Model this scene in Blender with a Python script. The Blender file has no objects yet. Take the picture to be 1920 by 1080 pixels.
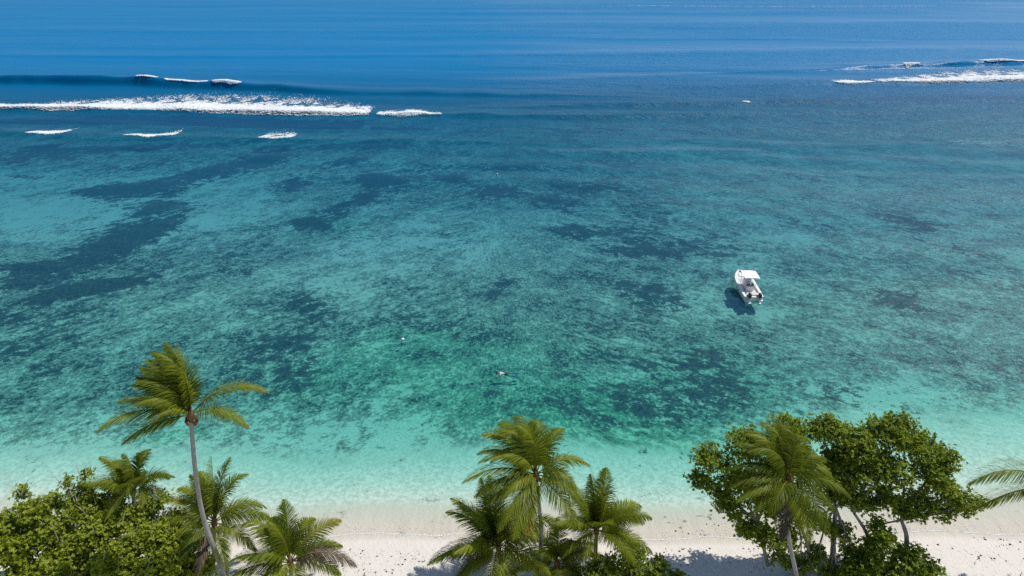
import bpy, math, random
import numpy as np
from mathutils import Vector, Matrix
R = math.radians
random.seed(11)
rng = np.random.default_rng(7)
scene = bpy.context.scene
col = scene.collection

# ------------------------------------------------------------------ camera, sky, sun, exposure
PITCH, FOC, CAMH = R(27), 1297.0, 40.0
cam = bpy.data.cameras.new('camera')
cam.sensor_fit = 'HORIZONTAL'
cam.angle = 2 * math.atan(960 / FOC)
cam.clip_start, cam.clip_end = 0.5, 20000
cam_o = bpy.data.objects.new('camera', cam)
col.objects.link(cam_o)
cam_o.location = (0, 0, CAMH)
cam_o.rotation_euler = (math.pi / 2 - PITCH, 0, 0)
scene.camera = cam_o

SUN_EL, SUN_ROT = R(60), R(64)
world = bpy.data.worlds.new("World")
scene.world = world
world.use_nodes = True
wn = world.node_tree
sky = wn.nodes.new('ShaderNodeTexSky')
sky.sky_type = 'NISHITA'
sky.sun_disc = False
sky.sun_elevation = SUN_EL
sky.sun_rotation = SUN_ROT
sky.altitude = 0
sky.air_density = 1.0
sky.dust_density = 0.2
sky.ozone_density = 1.4
wn.links.new(sky.outputs[0], wn.nodes['Background'].inputs[0])
wn.nodes['Background'].inputs[1].default_value = 0.085
sun = bpy.data.lights.new('sun', 'SUN')
sun.energy = 3.6
sun.angle = R(0.5)
sun.color = (1.0, 0.96, 0.90)
sun_o = bpy.data.objects.new('sun', sun)
col.objects.link(sun_o)
sdir = Vector((math.cos(SUN_EL) * math.sin(SUN_ROT), math.cos(SUN_EL) * math.cos(SUN_ROT), math.sin(SUN_EL)))
sun_o.rotation_euler = sdir.to_track_quat('Z', 'Y').to_euler()
sun_o.location = sdir * 200
scene.view_settings.view_transform = 'Standard'
scene.view_settings.look = 'None'
scene.view_settings.exposure = 0.3
scene.view_settings.gamma = 1.0
scene.view_settings.use_curve_mapping = False
scene.render.engine = 'CYCLES'
scene.cycles.use_denoising = False
scene.cycles.max_bounces = 6
scene.cycles.transparent_max_bounces = 12
scene.cycles.caustics_reflective = False
scene.cycles.caustics_refractive = False

# ------------------------------------------------------------------ helpers
CP, SP = math.cos(PITCH), math.sin(PITCH)


def at(px, py, Y=None, z=0.0):
    """world point seen at a photo pixel (1920x1080), at distance Y or at height z"""
    a, b = (px - 960) / FOC, (540 - py) / FOC
    dy, dz = CP + b * SP, -SP + b * CP
    t = Y / dy if Y is not None else (z - CAMH) / dz
    return Vector((a * t, dy * t, CAMH + dz * t))


def tag(o, label=None, cat=None, group=None, kind=None):
    if label: o['label'] = label
    if cat: o['category'] = cat
    if group: o['group'] = group
    if kind: o['kind'] = kind
    return o


def empty(name, loc, label, cat, group=None):
    o = bpy.data.objects.new(name, None)
    o.empty_display_size = 0.3
    col.objects.link(o)
    o.location = loc
    return tag(o, label, cat, group)


def link_mesh(name, me, mat, parent=None, smooth=False):
    o = bpy.data.objects.new(name, me)
    col.objects.link(o)
    if mat is not None and not me.materials:
        for m in (mat if isinstance(mat, (list, tuple)) else [mat]):
            me.materials.append(m)
    if smooth:
        me.polygons.foreach_set('use_smooth', np.ones(len(me.polygons), dtype=bool))
    if parent is not None:
        o.parent = parent
        o.matrix_parent_inverse = Matrix.Translation(-Vector(parent.location))
    return o


def np_mesh(name, V, F, attrs=None):
    """V (n,3); F (m,k) array of equal polygons, or a list of such arrays"""
    Fs = F if isinstance(F, list) else [F]
    Fs = [np.asarray(f, dtype=np.int32) for f in Fs if len(f)]
    me = bpy.data.meshes.new(name)
    V = np.asarray(V, dtype=np.float32)
    me.vertices.add(len(V))
    me.vertices.foreach_set('co', V.ravel())
    loops = np.concatenate([f.ravel() for f in Fs])
    sizes = np.concatenate([np.full(len(f), f.shape[1], dtype=np.int32) for f in Fs])
    starts = np.concatenate([[0], np.cumsum(sizes)[:-1]]).astype(np.int32)
    me.loops.add(len(loops))
    me.loops.foreach_set('vertex_index', loops)
    me.polygons.add(len(sizes))
    me.polygons.foreach_set('loop_start', starts)
    me.polygons.foreach_set('loop_total', sizes)
    me.update(calc_edges=True)
    for k, a in (attrs or {}).items():
        at_ = me.attributes.new(k, 'FLOAT', 'POINT')
        at_.data.foreach_set('value', np.asarray(a, dtype=np.float32))
    return me


def vnoise(x, y, seed=0):
    """smooth value noise, 0..1"""
    xi, yi = np.floor(x).astype(np.int64), np.floor(y).astype(np.int64)
    fx, fy = x - xi, y - yi
    fx, fy = fx * fx * (3 - 2 * fx), fy * fy * (3 - 2 * fy)

    def h(i, j):
        n = (i * 374761393 + j * 668265263 + seed * 1442695041) & 0xFFFFFFFF
        n = ((n ^ (n >> 13)) * 1274126177) & 0xFFFFFFFF
        return ((n ^ (n >> 16)) & 0xFFFF) / 65535.0
    return (h(xi, yi) * (1 - fx) + h(xi + 1, yi) * fx) * (1 - fy) + (h(xi, yi + 1) * (1 - fx) + h(xi + 1, yi + 1) * fx) * fy


def fbm(x, y, seed=0, o=4):
    s, a, t = 0, 1.0, 0
    for k in range(o):
        s = s + a * vnoise(x * 2 ** k, y * 2 ** k, seed + 17 * k)
        t += a
        a *= 0.5
    return s / t


def sstep(a, b, x):
    t = np.clip((x - a) / (b - a), 0, 1)
    return t * t * (3 - 2 * t)


class MB:
    """collects boxes, tubes and lofts into one mesh"""
    def __init__(s):
        s.v, s.f = [], []

    def add(s, v, f):
        n = len(s.v)
        s.v += [tuple(p) for p in v]
        s.f += [tuple(i + n for i in q) for q in f]

    def box(s, c, d, rz=0, taper=1.0):
        hx, hy, hz = d[0] / 2, d[1] / 2, d[2] / 2
        cs, sn = math.cos(rz), math.sin(rz)
        vs = []
        for z, k in ((-hz, 1), (hz, taper)):
            for x, y in ((-hx, -hy), (hx, -hy), (hx, hy), (-hx, hy)):
                x, y = x * k, y * k
                vs.append((c[0] + x * cs - y * sn, c[1] + x * sn + y * cs, c[2] + z))
        s.add(vs, [(3, 2, 1, 0), (4, 5, 6, 7), (0, 1, 5, 4), (1, 2, 6, 5), (2, 3, 7, 6), (3, 0, 4, 7)])

    def tube(s, pts, rad, n=8, cap=True):
        pts = [Vector(p) for p in pts]
        rad = rad if isinstance(rad, (list, tuple, np.ndarray)) else [rad] * len(pts)
        base = len(s.v)
        u = None
        for i, p in enumerate(pts):
            d = (pts[min(i + 1, len(pts) - 1)] - pts[max(i - 1, 0)]).normalized()
            if u is None:
                u = d.orthogonal().normalized()
            u = (u - d * u.dot(d)).normalized()
            w = d.cross(u)
            for k in range(n):
                a = 2 * math.pi * k / n
                s.v.append(tuple(p + (u * math.cos(a) + w * math.sin(a)) * rad[i]))
        for i in range(len(pts) - 1):
            for k in range(n):
                a, b = base + i * n + k, base + i * n + (k + 1) % n
                s.f.append((a, b, b + n, a + n))
        if cap:
            s.f.append(tuple(base + k for k in reversed(range(n))))
            e = base + (len(pts) - 1) * n
            s.f.append(tuple(e + k for k in range(n)))

    def loft(s, rings, close=True, cap0=True, cap1=True):
        base, n = len(s.v), len(rings[0])
        for r in rings:
            s.v += [tuple(p) for p in r]
        for i in range(len(rings) - 1):
            for k in range(n if close else n - 1):
                a, b = base + i * n + k, base + i * n + (k + 1) % n
                s.f.append((a, b, b + n, a + n))
        if cap0: s.f.append(tuple(base + k for k in reversed(range(n))))
        if cap1: s.f.append(tuple(base + (len(rings) - 1) * n + k for k in range(n)))

    def ball(s, c, r, n=10, m=7):
        c = Vector(c)
        r = r if isinstance(r, (tuple, list)) else (r, r, r)
        rings = []
        for i in range(1, m):
            ph = math.pi * i / m
            rings.append([(c.x + r[0] * math.sin(ph) * math.cos(2 * math.pi * k / n), c.y + r[1] * math.sin(ph) * math.sin(2 * math.pi * k / n), c.z - r[2] * math.cos(ph)) for k in range(n)])
        s.loft(rings)

    def build(s, name, mat, parent=None, smooth=False):
        me = bpy.data.meshes.new(name)
        me.from_pydata(s.v, [], s.f)
        me.update()
        return link_mesh(name, me, mat, parent, smooth)


# ------------------------------------------------------------------ material helpers
def new_mat(name):
    m = bpy.data.materials.new(name)
    m.use_nodes = True
    return m, m.node_tree, m.node_tree.nodes['Principled BSDF']


def N(nt, t, **kw):
    n = nt.nodes.new(t)
    for k, v in kw.items():
        if hasattr(n, k):
            setattr(n, k, v)
        else:
            n.inputs[k.replace('_', ' ')].default_value = v
    return n


def plug(nt, s, v):
    if hasattr(v, 'links'):
        nt.links.new(v, s)
    else:
        s.default_value = v


def math_(nt, op, a, b=0.0, clamp=False):
    n = nt.nodes.new('ShaderNodeMath')
    n.operation = op
    n.use_clamp = clamp
    plug(nt, n.inputs[0], a)
    plug(nt, n.inputs[1], b)
    return n.outputs[0]


def mixc(nt, f, a, b, blend='MIX'):
    n = nt.nodes.new('ShaderNodeMix')
    n.data_type = 'RGBA'
    n.blend_type = blend
    for k, v in ((0, f), (6, a), (7, b)):
        if isinstance(v, tuple): v = (*v, 1) if len(v) == 3 else v
        plug(nt, n.inputs[k], v)
    return n.outputs[2]


def ramp(nt, f, lo, hi, a=0.0, b=1.0):
    n = nt.nodes.new('ShaderNodeMapRange')
    n.interpolation_type = 'SMOOTHSTEP'
    plug(nt, n.inputs[0], f)
    for k, v in ((1, lo), (2, hi), (3, a), (4, b)): n.inputs[k].default_value = v
    return n.outputs[0]


def noise(nt, vec, scale, detail=3.0, rough=0.55, dist=0.0):
    n = nt.nodes.new('ShaderNodeTexNoise')
    if vec is not None: nt.links.new(vec, n.inputs['Vector'])
    for k, v in (('Scale', scale), ('Detail', detail), ('Roughness', rough), ('Distortion', dist)): n.inputs[k].default_value = v
    return n.outputs['Fac']


def mapping(nt, vec, rz=0.0, scale=(1, 1, 1)):
    if rz:                                    # turn first, then stretch: features run along rz
        n = nt.nodes.new('ShaderNodeMapping')
        nt.links.new(vec, n.inputs[0])
        n.inputs['Rotation'].default_value = (0, 0, -rz)
        vec = n.outputs[0]
    n = nt.nodes.new('ShaderNodeMapping')
    nt.links.new(vec, n.inputs[0])
    n.inputs['Scale'].default_value = scale
    return n.outputs[0]


def attr(nt, name):
    n = nt.nodes.new('ShaderNodeAttribute')
    n.attribute_name = name
    return n.outputs['Fac']


def objco(nt):
    return nt.nodes.new('ShaderNodeTexCoord').outputs['Object']


def bump(nt, h, dist, strength=1.0):
    n = nt.nodes.new('ShaderNodeBump')
    nt.links.new(h, n.inputs['Height'])
    n.inputs['Distance'].default_value = dist
    n.inputs['Strength'].default_value = strength
    return n.outputs[0]


def simple(name, c, rough=0.5, spec=0.5, nscale=0, namp=0.15, metal=0.0):
    m, nt, p = new_mat(name)
    p.inputs['Roughness'].default_value = rough
    p.inputs['Specular IOR Level'].default_value = spec
    p.inputs['Metallic'].default_value = metal
    if nscale:
        f = noise(nt, objco(nt), nscale, 4)
        nt.links.new(mixc(nt, f, tuple(x * (1 - namp) for x in c), tuple(min(1, x * (1 + namp)) for x in c)), p.inputs['Base Color'])
    else:
        p.inputs['Base Color'].default_value = (*c, 1)
    return m


# ------------------------------------------------------------------ sea bed and beach
def shore_y(X):
    return 37.7 + 0.35 * np.sin(X * 0.16 + 1.9) + 0.16 * np.sin(X * 0.47 + .4) + 0.25 * sstep(22, 36, X) * np.sin((X - 26) * .3)


DEP_Y = np.array([0, 0.6, 2.2, 4.3, 6.5, 9, 13, 18, 26, 40, 70, 110, 150, 190, 270, 500, 1500, 9000.])
DEP_D = np.array([0, .015, .10, .31, .57, .80, .98, 1.1, 1.2, 1.35, 1.85, 2.45, 3.3, 5.2, 12, 24, 40, 60.])


def depth_at(X, Y):
    s = Y - shore_y(X)
    d = np.interp(s, DEP_Y, DEP_D)
    # right-hand shore shelves more gently, the left inner lagoon a little too
    k = 1 - 0.45 * sstep(16, 34, X) * sstep(22, 6, s) - .15 * sstep(-14, -32, X) * sstep(24, 8, s)
    land = np.where(s < 0, -s * 0.105 + 0.012 * s * s * (s > -30) * 0 + 0.05 * sstep(-.3, -2.0, s), 0)
    return np.where(s > 0, d * k, -land)


# reef and seagrass patches charted as (x, y, radius along, radius across, turn in degrees, cover)
def P(px, py, rx, ry, rot, c):
    """a patch seen at (px,py), rx/ry its half-sizes in photo pixels -> metres on the sea bed"""
    w = at(px, py, z=-1.2)
    dep = w.y * CP + (CAMH - w.z) * SP
    s = FOC / dep
    sy = s * (CAMH / math.hypot(w.y, CAMH))
    a = R(rot)
    return (w.x, w.y, rx / s, ry / sy, math.atan2(math.sin(a) / sy, math.cos(a) / s), c)


PATCH = [P(*q) for q in [
    # left band running up to the right
    (60, 520, 60, 14, 15, .9), (130, 490, 80, 16, 18, .9), (210, 455, 80, 15, 18, .95), (270, 425, 60, 16, 22, .95),
    (300, 385, 50, 18, 30, .8), (190, 350, 60, 10, 8, .8), (260, 352, 60, 14, 5, .7), (185, 528, 75, 18, 10, 1.0), (255, 515, 45, 10, 18, .75),
    (110, 545, 30, 10, 15, .8), (20, 500, 50, 12, 8, .7), (330, 330, 90, 14, 25, .65), (420, 310, 80, 14, 22, .6), (280, 300, 120, 10, 8, .5),
    (60, 290, 120, 12, 3, .62), (30, 325, 50, 5, 0, .6), (480, 295, 70, 12, 20, .65), (560, 330, 60, 10, 22, .6), (220, 270, 260, 7, 3, .7),
    (640, 300, 40, 9, 10, .75), (710, 335, 38, 17, 28, 1.0), (690, 365, 30, 9, 15, .9), (650, 385, 40, 8, 12, .65), (660, 270, 120, 8, 2, .75),
    (180, 420, 50, 7, 14, .4), (140, 450, 60, 6, 16, .35), (580, 410, 45, 9, 5, .75), (620, 415, 20, 6, 0, .7), (590, 560, 40, 22, 50, .6), (450, 470, 60, 10, 20, .35),
    # middle of the lagoon
    (780, 310, 60, 9, 8, .5), (850, 325, 45, 9, 5, .7), (940, 355, 50, 16, 8, .8), (1040, 375, 55, 14, 8, .7), (1100, 345, 70, 9, 3, .65), (990, 300, 130, 8, 2, .55),
    (1060, 425, 50, 12, 4, .8), (1170, 460, 65, 11, -4, .75), (1230, 400, 70, 14, -4, .45), (1280, 455, 110, 26, -8, .5), (1160, 420, 50, 10, -8, .5),
    (950, 525, 40, 12, 5, .65), (905, 550, 26, 14, 20, .55), (1200, 545, 55, 18, -12, .55), (1260, 570, 50, 20, -10, .55), (870, 460, 40, 10, 0, .3),
    # far right, deeper water
    (1710, 412, 50, 12, -12, .75), (1690, 560, 45, 20, -25, .8), (1540, 420, 50, 9, -14, .45), (1790, 460, 50, 9, -14, .5), (1480, 320, 60, 9, -10, .45), (1860, 520, 80, 14, -10, .35), (1590, 480, 90, 12, -12, .3), (1750, 640, 90, 14, -12, .35), (1850, 690, 70, 14, -10, .3),
    # inner lagoon
    (60, 640, 90, 26, 10, .40), (130, 700, 70, 9, 14, .48), (45, 705, 24, 8, 8, .64), (110, 600, 70, 16, 12, .36), (230, 660, 60, 12, 14, .40), (30, 590, 50, 14, 8, .44), (10, 675, 30, 14, 0, .48),
    (510, 665, 55, 26, 40, .50), (560, 635, 50, 20, 45, .40), (535, 725, 40, 22, 30, .60), (490, 755, 22, 10, 10, .48), (570, 690, 40, 20, 40, .44), (600, 590, 40, 20, 45, .40),
    (850, 610, 26, 12, 10, .52), (780, 580, 40, 14, 5, .28), (680, 645, 16, 7, 10, .48), (1070, 625, 40, 12, 0, .28), (960, 580, 40, 14, 10, .32), (1110, 600, 70, 18, -6, .25),
    (1060, 700, 60, 12, -4, .34), (920, 722, 24, 9, 10, .48), (1000, 745, 70, 16, -4, .36), (1160, 740, 70, 26, -14, .44), (1230, 690, 50, 18, -10, .37), (1290, 675, 70, 24, -8, .50),
    (1330, 655, 40, 14, 0, .44), (1375, 717, 26, 8, 0, .53), (1240, 770, 60, 18, -12, .37), (1140, 800, 60, 14, -8, .31), (1050, 780, 80, 14, -4, .27), (1320, 760, 70, 22, -10, .25),
    (1450, 650, 18, 7, 0, .31), (1480, 640, 16, 6, 0, .31), (1300, 720, 80, 20, -6, .28), (1420, 690, 70, 14, -8, .22), (1520, 720, 110, 16, -6, .25), (1600, 740, 90, 16, -6, .25), (1450, 760, 80, 16, -6, .27), (1680, 770, 70, 12, -8, .22),
    (810, 805, 30, 6, 0, .40), (900, 760, 50, 10, 0, .30), (1250, 850, 60, 12, 0, .23), (700, 760, 60, 12, 0, .26), (1000, 840, 80, 8, 0, .24), (430, 770, 40, 8, 10, .24), (170, 740, 40, 8, 10, .32),
]]


PALE = [P(*q) for q in [(900, 690, 210, 60, 0, .6), (700, 720, 120, 40, 0, .6), (790, 430, 150, 40, 5, .9), (900, 460, 140, 30, 0, .7), (720, 480, 120, 40, 10, .8), (650, 520, 60, 60, 40, .5), (340, 560, 110, 30, 15, .7), (150, 400, 150, 30, 8, .9), (330, 430, 60, 10, 20, .6), (420, 400, 60, 20, 20, .5), (700, 640, 90, 30, 10, .6), (760, 300, 60, 12, 10, .6), (1120, 640, 90, 20, 0, .4), (450, 600, 60, 30, 40, .5), (1500, 690, 120, 30, -8, .5), (1700, 720, 120, 30, -8, .5), (1150, 400, 80, 14, -4, .5), (640, 800, 160, 30, 0, .8), (250, 790, 200, 20, 0, .6), (1000, 400, 60, 12, 0, .5), (1350, 580, 90, 20, -10, .5)]]
ALGAE = [P(*q) for q in [(1060, 770, 260, 60, -3, .9), (880, 680, 200, 60, 0, .6), (760, 640, 120, 40, 0, .5), (1250, 850, 90, 25, -6, .8), (1150, 880, 90, 14, 0, .5), (330, 830, 70, 14, 0, .5), (620, 410, 60, 16, 0, .5), (600, 720, 120, 40, 10, .5), (1330, 700, 120, 50, 0, .5)]]


def cover_at(X, Y, patches=PATCH):
    wx = X + 2.2 * (fbm(X * .22, Y * .16, 5, 3) - .5) + 0.03 * Y * (fbm(X * .06, Y * .05, 9, 2) - .5)
    wy = Y + 3.0 * (fbm(X * .2 + 40, Y * .14, 6, 3) - .5) + 0.06 * Y * (fbm(X * .05, Y * .05, 12, 2) - .5)
    inv = np.ones_like(X)
    for (cx, cy, rx, ry, a, c) in patches:
        dx, dy = wx - cx, wy - cy
        u = dx * math.cos(a) + dy * math.sin(a)
        v = -dx * math.sin(a) + dy * math.cos(a)
        e = np.exp(-((u / rx) ** 2 + (v / ry) ** 2) ** 1.3 * .62)
        inv *= 1 - c * e
    return 1 - inv


def rubble_at(X, Y):
    """how much coral rubble and turf lies on the sand, charted over the lagoon"""
    s = Y - shore_y(X)
    r = sstep(6.0, 19.0, s + 2.0 * (fbm(X * .3, Y * .3, 3, 3) - .5) - 1.2 * sstep(-12, 4, X) * sstep(22, 12, X)) * 1.0
    r *= 1 - .60 * sstep(-22, -50, X) * sstep(85, 110, Y) * sstep(150, 125, Y)      # pale sand on the far left
    r *= 1 - .35 * sstep(14, 38, X) * sstep(60, 75, Y)
    r *= 1 - .30 * sstep(16, 30, X) * sstep(62, 52, Y)
    r *= 1 - .75 * sstep(20, 36, X) * sstep(26, 12, s)
    return r


def build_ground(name, ys, mat):
    nx = 560
    u = np.linspace(-1, 1, nx)
    u = np.sign(u) * np.abs(u) ** 1.0
    half = np.where(ys < 520, 1.12 * (.66 * np.maximum(ys, 5) + 13.5) + 6, 1.12 * (.66 * 520 + 13.5) + 6 + (ys - 520) * 2.2)
    X = half[:, None] * u[None, :]
    Y = np.repeat(ys[:, None], nx, 1)
    d = depth_at(X, Y)
    c = cover_at(X, Y)
    r = rubble_at(X, Y)
    lump = sstep(.35, .7, c) * np.clip(d - .5, 0, 1) * .35 * fbm(X * .9, Y * .9, 31, 3)
    dry = sstep(0.05, .5, -d)
    Z = -d + lump + dry * (.10 * (fbm(X * .5, Y * .5, 41, 3) - .5) + .05 * (fbm(X * 2.2, Y * 2.2, 43, 2) - .5))
    V = np.stack([X, Y, Z], -1).reshape(-1, 3)
    i = np.arange(len(ys) - 1)[:, None] * nx + np.arange(nx - 1)[None, :]
    F = np.stack([i, i + 1, i + nx + 1, i + nx], -1).reshape(-1, 4)
    me = np_mesh(name, V, F, {'cover': c.ravel(), 'rubble': r.ravel(), 'side': sstep(-14, 16, X).ravel(), 'algae': cover_at(X, Y, ALGAE).ravel(), 'pale': cover_at(X, Y, PALE).ravel()})
    return tag(link_mesh(name, me, mat, smooth=True), kind='structure')


def sand_material():
    m, nt, p = new_mat('coral_sand')
    co = objco(nt)
    cov, rub = attr(nt, 'cover'), attr(nt, 'rubble')
    sep = nt.nodes.new('ShaderNodeSeparateXYZ')
    nt.links.new(nt.nodes.new('ShaderNodeNewGeometry').outputs['Position'], sep.inputs[0])
    z = sep.outputs['Z']
    side = ramp(nt, attr(nt, 'side'), 0, 1)
    c1 = mapping(nt, co, R(38), (.72, 1, 1))
    c2 = mapping(nt, co, R(-26), (.72, 1, 1))

    def two(sc, de, ro, di):
        return mixc(nt, side, noise(nt, c1, sc, de, ro, di), noise(nt, c2, sc, de, ro, di))
    nA = two(.22, 5, .6, .4)
    nB = two(.85, 6, .62, .6)
    nC = noise(nt, co, 2.6, 5, .65, .3)
    nD = noise(nt, co, 9.0, 3, .6)
    # dry / wet beach sand
    fine = noise(nt, co, 30, 3)
    dry = mixc(nt, nB, (.555, .505, .445), (.645, .595, .535))
    dry = mixc(nt, ramp(nt, fine, .3, .7), dry, (.67, .62, .56))
    streak = noise(nt, mapping(nt, co, 0, (2.6, .25, 1)), 1.0, 4)
    wet = mixc(nt, streak, (.46, .41, .33), (.60, .555, .475))
    zz = math_(nt, 'ADD', z, math_(nt, 'MULTIPLY', math_(nt, 'SUBTRACT', nB, .5), .06))
    sand = mixc(nt, ramp(nt, zz, .02, .12), wet, dry)
    under = mixc(nt, ramp(nt, nC, .35, .65), (.50, .49, .42), (.70, .67, .59))
    sand = mixc(nt, ramp(nt, z, -.30, -.12), under, sand)
    # turf and rubble on sand: mottled, piece by piece
    alg = attr(nt, 'algae')
    nM = noise(nt, mixc(nt, side, mapping(nt, co, R(38), (.85, 1, 1)), mapping(nt, co, R(-26), (.85, 1, 1))), 1.45, 5, .62, .5)
    f = math_(nt, 'ADD', math_(nt, 'MULTIPLY', nA, .27), math_(nt, 'MULTIPLY', nB, .20))
    f = math_(nt, 'ADD', f, math_(nt, 'MULTIPLY', nM, .24))
    f = math_(nt, 'ADD', f, math_(nt, 'MULTIPLY', nC, .29))
    f = math_(nt, 'ADD', f, math_(nt, 'MULTIPLY', alg, .030))
    f = math_(nt, 'SUBTRACT', f, math_(nt, 'MULTIPLY', attr(nt, 'pale'), .055))
    f = math_(nt, 'SUBTRACT', f, math_(nt, 'MULTIPLY', math_(nt, 'SUBTRACT', 1.0, rub), .10))
    f = math_(nt, 'ADD', f, .016)
    light = mixc(nt, alg, (.60, .60, .53), (.34, .60, .40))
    mid = mixc(nt, alg, (.25, .265, .225), (.09, .27, .15))
    rubc = mixc(nt, ramp(nt, f, .42, .50), light, mid)
    rubc = mixc(nt, ramp(nt, f, .50, .57), rubc, (.028, .045, .038))
    rubc = mixc(nt, math_(nt, 'MULTIPLY', ramp(nt, nD, .50, .66), .55), rubc, (.10, .12, .10))
    rf = math_(nt, 'MULTIPLY', ramp(nt, rub, .0, .45), ramp(nt, math_(nt, 'ADD', math_(nt, 'MULTIPLY', nB, .5), math_(nt, 'MULTIPLY', nC, .5)), .34, .48), True)
    base = mixc(nt, rf, sand, rubc)
    # pale coral fragments
    base = mixc(nt, math_(nt, 'MULTIPLY', ramp(nt, noise(nt, co, 4.2, 2), .63, .70), math_(nt, 'MULTIPLY', rub, .8)), base, (.68, .68, .62))
    # reef / seagrass
    k = math_(nt, 'ADD', cov, math_(nt, 'MULTIPLY', math_(nt, 'SUBTRACT', nB, .5), 2.0))
    k = math_(nt, 'ADD', k, math_(nt, 'MULTIPLY', math_(nt, 'SUBTRACT', nC, .5), 1.1))
    k = math_(nt, 'ADD', k, math_(nt, 'MULTIPLY', math_(nt, 'SUBTRACT', nA, .5), .8))
    reef = mixc(nt, ramp(nt, nC, .38, .66), (.010, .018, .021), (.085, .105, .085))
    base = mixc(nt, math_(nt, 'MULTIPLY', ramp(nt, k, .26, .58), .94), base, reef)
    nt.links.new(base, p.inputs['Base Color'])
    p.inputs['Roughness'].default_value = .85
    p.inputs['Specular IOR Level'].default_value = .25
    hh = math_(nt, 'ADD', math_(nt, 'MULTIPLY', nC, .6), math_(nt, 'MULTIPLY', nD, .3))
    hh = math_(nt, 'ADD', hh, math_(nt, 'MULTIPLY', math_(nt, 'MULTIPLY', ramp(nt, noise(nt, co, 2.9, 2, .5, .6), .38, .30), ramp(nt, z, .12, .3)), -.55))
    nt.links.new(bump(nt, hh, .25, .6), p.inputs['Normal'])
    return m


M = {}
M['sand'] = sand_material()
ys_beach = np.concatenate([np.linspace(-80, 22, 18), np.linspace(23, 38.6, 110)])
d_ = []
y = 38.6
while y < 540:
    d_.append(y)
    y += max(.13, (y * y + 1600) / 1297 / 40 * 1.9)
ys_sea = np.array(d_ + [560, 620, 720, 900, 1200, 1700, 2600, 4200, 7500, 9000])
build_ground('beach', ys_beach, M['sand'])
build_ground('seabed', ys_sea, M['sand'])

# ------------------------------------------------------------------ water
CREST = [  # (photo points along the crest), heights in metres at those points, front width, back width
    ([(-500, 150), (0, 157), (200, 160), (330, 164), (470, 169), (640, 177), (950, 180), (1250, 182)], [2.1, 2.3, 2.4, 2.7, 2.3, 1.1, .6, .2], 1.15, 9),
    ([(800, 160), (1250, 141), (1500, 134), (1650, 129), (1800, 127), (1920, 124), (2300, 118)], [.0, .25, .55, 1.5, 2.0, 2.0, 2.0], 1.15, 10),
    ([(-500, 203), (0, 207), (300, 209), (690, 217), (830, 219), (1100, 221), (1500, 214), (1800, 212)], [.7, .8, .8, .8, .9, .8, .6, .0], 1.3, 6),
    ([(1200, 166), (1450, 161), (1560, 158), (1650, 159), (1920, 154), (2300, 150)], [.2, .5, .8, .8, .8, .8], 1.5, 6),
    ([(-500, 250), (0, 254), (240, 261), (400, 262), (560, 266), (800, 267), (1000, 271), (1200, 276)], [.45, .5, .55, .55, .55, .5, .4, .0], 1.0, 4.5),
    ([(800, 204), (1100, 200), (1400, 195), (1700, 190), (1920, 188), (2300, 186)], [.0, .7, .8, .7, .6, .6], 1.8, 5),
    ([(850, 292), (1050, 291), (1300, 286), (1500, 281), (1700, 273), (1920, 262)], [.0, .3, .35, .35, .3, .1], 1.6, 4),
    ([(-300, 100), (300, 108), (900, 104), (1500, 98), (2200, 90)], [.25, .4, .4, .45, .3], 3.5, 14),
    ([(-300, 52), (300, 60), (900, 58), (1500, 50), (2200, 44)], [.3, .5, .35, .5, .3], 5, 22),
    ([(-300, 25), (300, 28), (900, 26), (1500, 24), (2200, 20)], [.3, .3, .5, .5, .3], 6, 26),
]
CW = []
for pts, am, wf, wb in CREST:
    w = [at(*p) for p in pts]
    CW.append((np.array([q.x for q in w]), np.array([q.y for q in w]), np.array(am), wf, wb))


def wave_h(X, Y):
    h = np.zeros_like(X)
    for xs, yc, am, wf, wb in CW:
        c = np.interp(X, xs, yc) + 1.4 * (vnoise(X * .07, Y * 0, 71) - .5) + .5 * (vnoise(X * .3, Y * 0, 72) - .5)
        a = np.interp(X, xs, am, left=am[0] if am[0] > .3 else 0, right=am[-1] if am[-1] > .3 else 0) * (.75 + .5 * vnoise(X * .12, Y * 0, 73))
        dy = Y - c
        h += a * np.where(dy < 0, np.exp(-(dy / wf) ** 2), np.exp(-(dy / wb) ** 2))
    s = Y - 37.7
    am = sstep(3, 22, s)
    h += am * .035 * sstep(130, 90, Y) * np.sin(2 * math.pi * (Y + .22 * X + 1.5 * vnoise(X * .1, Y * .1, 81)) / 4.7) * (.4 + 1.2 * vnoise(X * .08, Y * .15, 82))
    h += sstep(40, 90, s) * sstep(240, 170, Y) * (.08 + .07 * sstep(0, 40, X)) * np.sin(2 * math.pi * (Y + .12 * X + 5 * vnoise(X * .05, Y * .05, 83)) / 11.0) * (.3 + 1.4 * vnoise(X * .04, Y * .08, 84))
    h += sstep(140, 260, s) * .12 * np.sin(2 * math.pi * (Y + .06 * X + 16 * vnoise(X * .02, Y * .02, 85)) / 36.0) * (.3 + 1.2 * vnoise(X * .01, Y * .03, 86))
    h += sstep(0.5, 3, s) * .012 * np.sin(2 * math.pi * (s + .9 * vnoise(X * .25, s * .4, 87)) / 1.25) * sstep(9, 4, s)
    return h


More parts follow.
